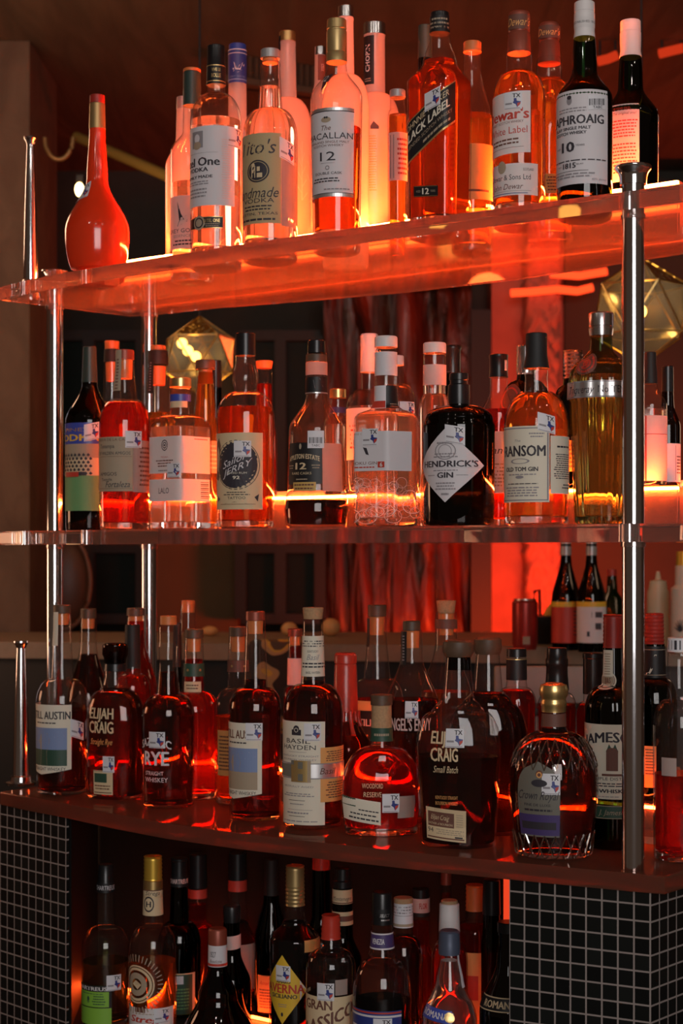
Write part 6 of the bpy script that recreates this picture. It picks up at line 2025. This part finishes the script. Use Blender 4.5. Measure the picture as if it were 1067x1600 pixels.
b = cab('liqueur_bottle', 'bottle with white paper wrapped cork top, right behind the navy banded bottle', 630, 2.318,
        [(1408, 14), (1462, 15.5), ('r', 1500, 31), ('l', 'b', 30.5)], fill=1462, liq='bourbon')
b.cap('cork', 'cork', [(1402, 15), (1410, 15)])
b.label('neck_wrap', 'clearlabel', ('a', -120), ('a', 120), 1409, 1447, [('R', 0, 1, 0.5, 0.52, 'grey'), ('L', 0.1, 0.9, 0.1, 0.45, 3, 'grey'), ('R', 0, 1, 0.84, 0.95, 'khaki')], off=0.0008)

b = cab('liqueur_bottle', 'bottle with black top over a pink red neck label, left of the white wrapped neck', 657, 2.432,
        [(1424, 14), (1470, 15), ('s', 1510, 25), ('l', 'b', 25)], fill=1440, liq='red')
b.cap('cap', 'black', [(1388, 13), (1402, 13.4)])
b.label('neck_label', 'pink', ('a', -110), ('a', 110), 1402, 1424, [('T', 'FLOR', 0.58, 0.5, 0.4, 0.22, 'red', 'b')], off=0.0008)
b.cap('collar', 'matte_black', [(1424, 14.6), (1430, 14.8)])

b = cab('sambuca_bottle', 'clear bell shaped bottle with blue grey cap and small blue oval label', 702, 2.188,
        [(1488, 14), (1500, 15), (1526, 21), ('s', 1590, 43), ('l', 'b', 42)], fill=1500, liq='clear')
b.cap('cap', 'steelblue', [(1453, 14.5), (1456, 16.4), (1474, 16.8), (1476, 17.2), (1490, 17)])
b.label('label', 'royal', ('a', -75), 706, 1567, 1586, [('T', 'ROMANA', 0.48, 0.5, 0.5, 0.8, 'lilac', 'b'), ('D', 0.93, 0.5, 0.4, 'gold')], skew=-0.3)
b.label('neck_strip', 'clearlabel', ('a', 55), ('a', 80), 1490, 1540, [], off=0.001)

b = cab('liqueur_bottle', 'bottle with white wrapped neck, directly behind the blue grey capped bell bottle', 702, 2.305,
        [(1412, 14), (1470, 16), ('r', 1505, 29), ('l', 'b', 28.5)], fill=1480, liq='red')
b.cap('capsule', 'white', [(1411, 15.4), (1456, 16.6)])
b.cap('cork', 'cork', [(1406, 13), (1412, 13)])

b = cab('aperitif_bottle', 'orange liqueur bottle with ribbed copper cap and bright orange label', 742, 2.437,
        [(1420, 14), (1440, 15), ('r', 1456, 30.5), ('l', 'b', 30)], fill=1448, liq='red')
b.cap('cap', 'orange', [(1382, 14.5), (1422, 15)], ribs=6)
b.label('label', 'orangepaper', ('a', -80), ('a', 80), 1482, 1600, [('P', [(0, 0.0), (0.58, 0.0), (0.48, 0.14), (0.0, 0.18)], 'brown'), ('R', 0.32, 0.56, 0.30, 0.62, 'red')])

b = cab('liqueur_bottle', 'black capped bottle at the back, right of the ribbed copper cap', 768, 2.345,
        [(1420, 13), (1450, 14), ('s', 1480, 16.5), ('l', 'b', 16)], glass='brown', seg=32)
b.cap('cap', 'black', [(1374, 13.5), (1428, 14.5)])

b = cab('sambuca_bottle', 'black bell shaped bottle with gold lettered shoulder band, half hidden by the right tiled pier', 794, 2.245,
        [(1452, 15), (1500, 18), ('s', 1580, 45), ('l', 'b', 44)], glass='black')
b.cap('cap', 'black', [(1440, 17), (1456, 17)])
b.label('label', 'black', ('a', -88), ('a', 40), 1550, 1571, [('R', 0, 1, 0.0, 0.08, 'buff'), ('R', 0, 1, 0.92, 1.0, 'buff'), ('T', 'ROMANA', 0.52, 0.5, 0.5, 0.6, 'buff', 'b')])

b = cab('liqueur_bottle', 'thin necked red glowing bottle in the back row behind the white wrapped neck', 697, 2.47,
        [(1380, 8), (1410, 9), ('s', 1440, 14), ('l', 'b', 14)], fill=1396, liq='red', seg=28)
b.cap('cap', 'redbrown', [(1362, 8), (1382, 8.4)])
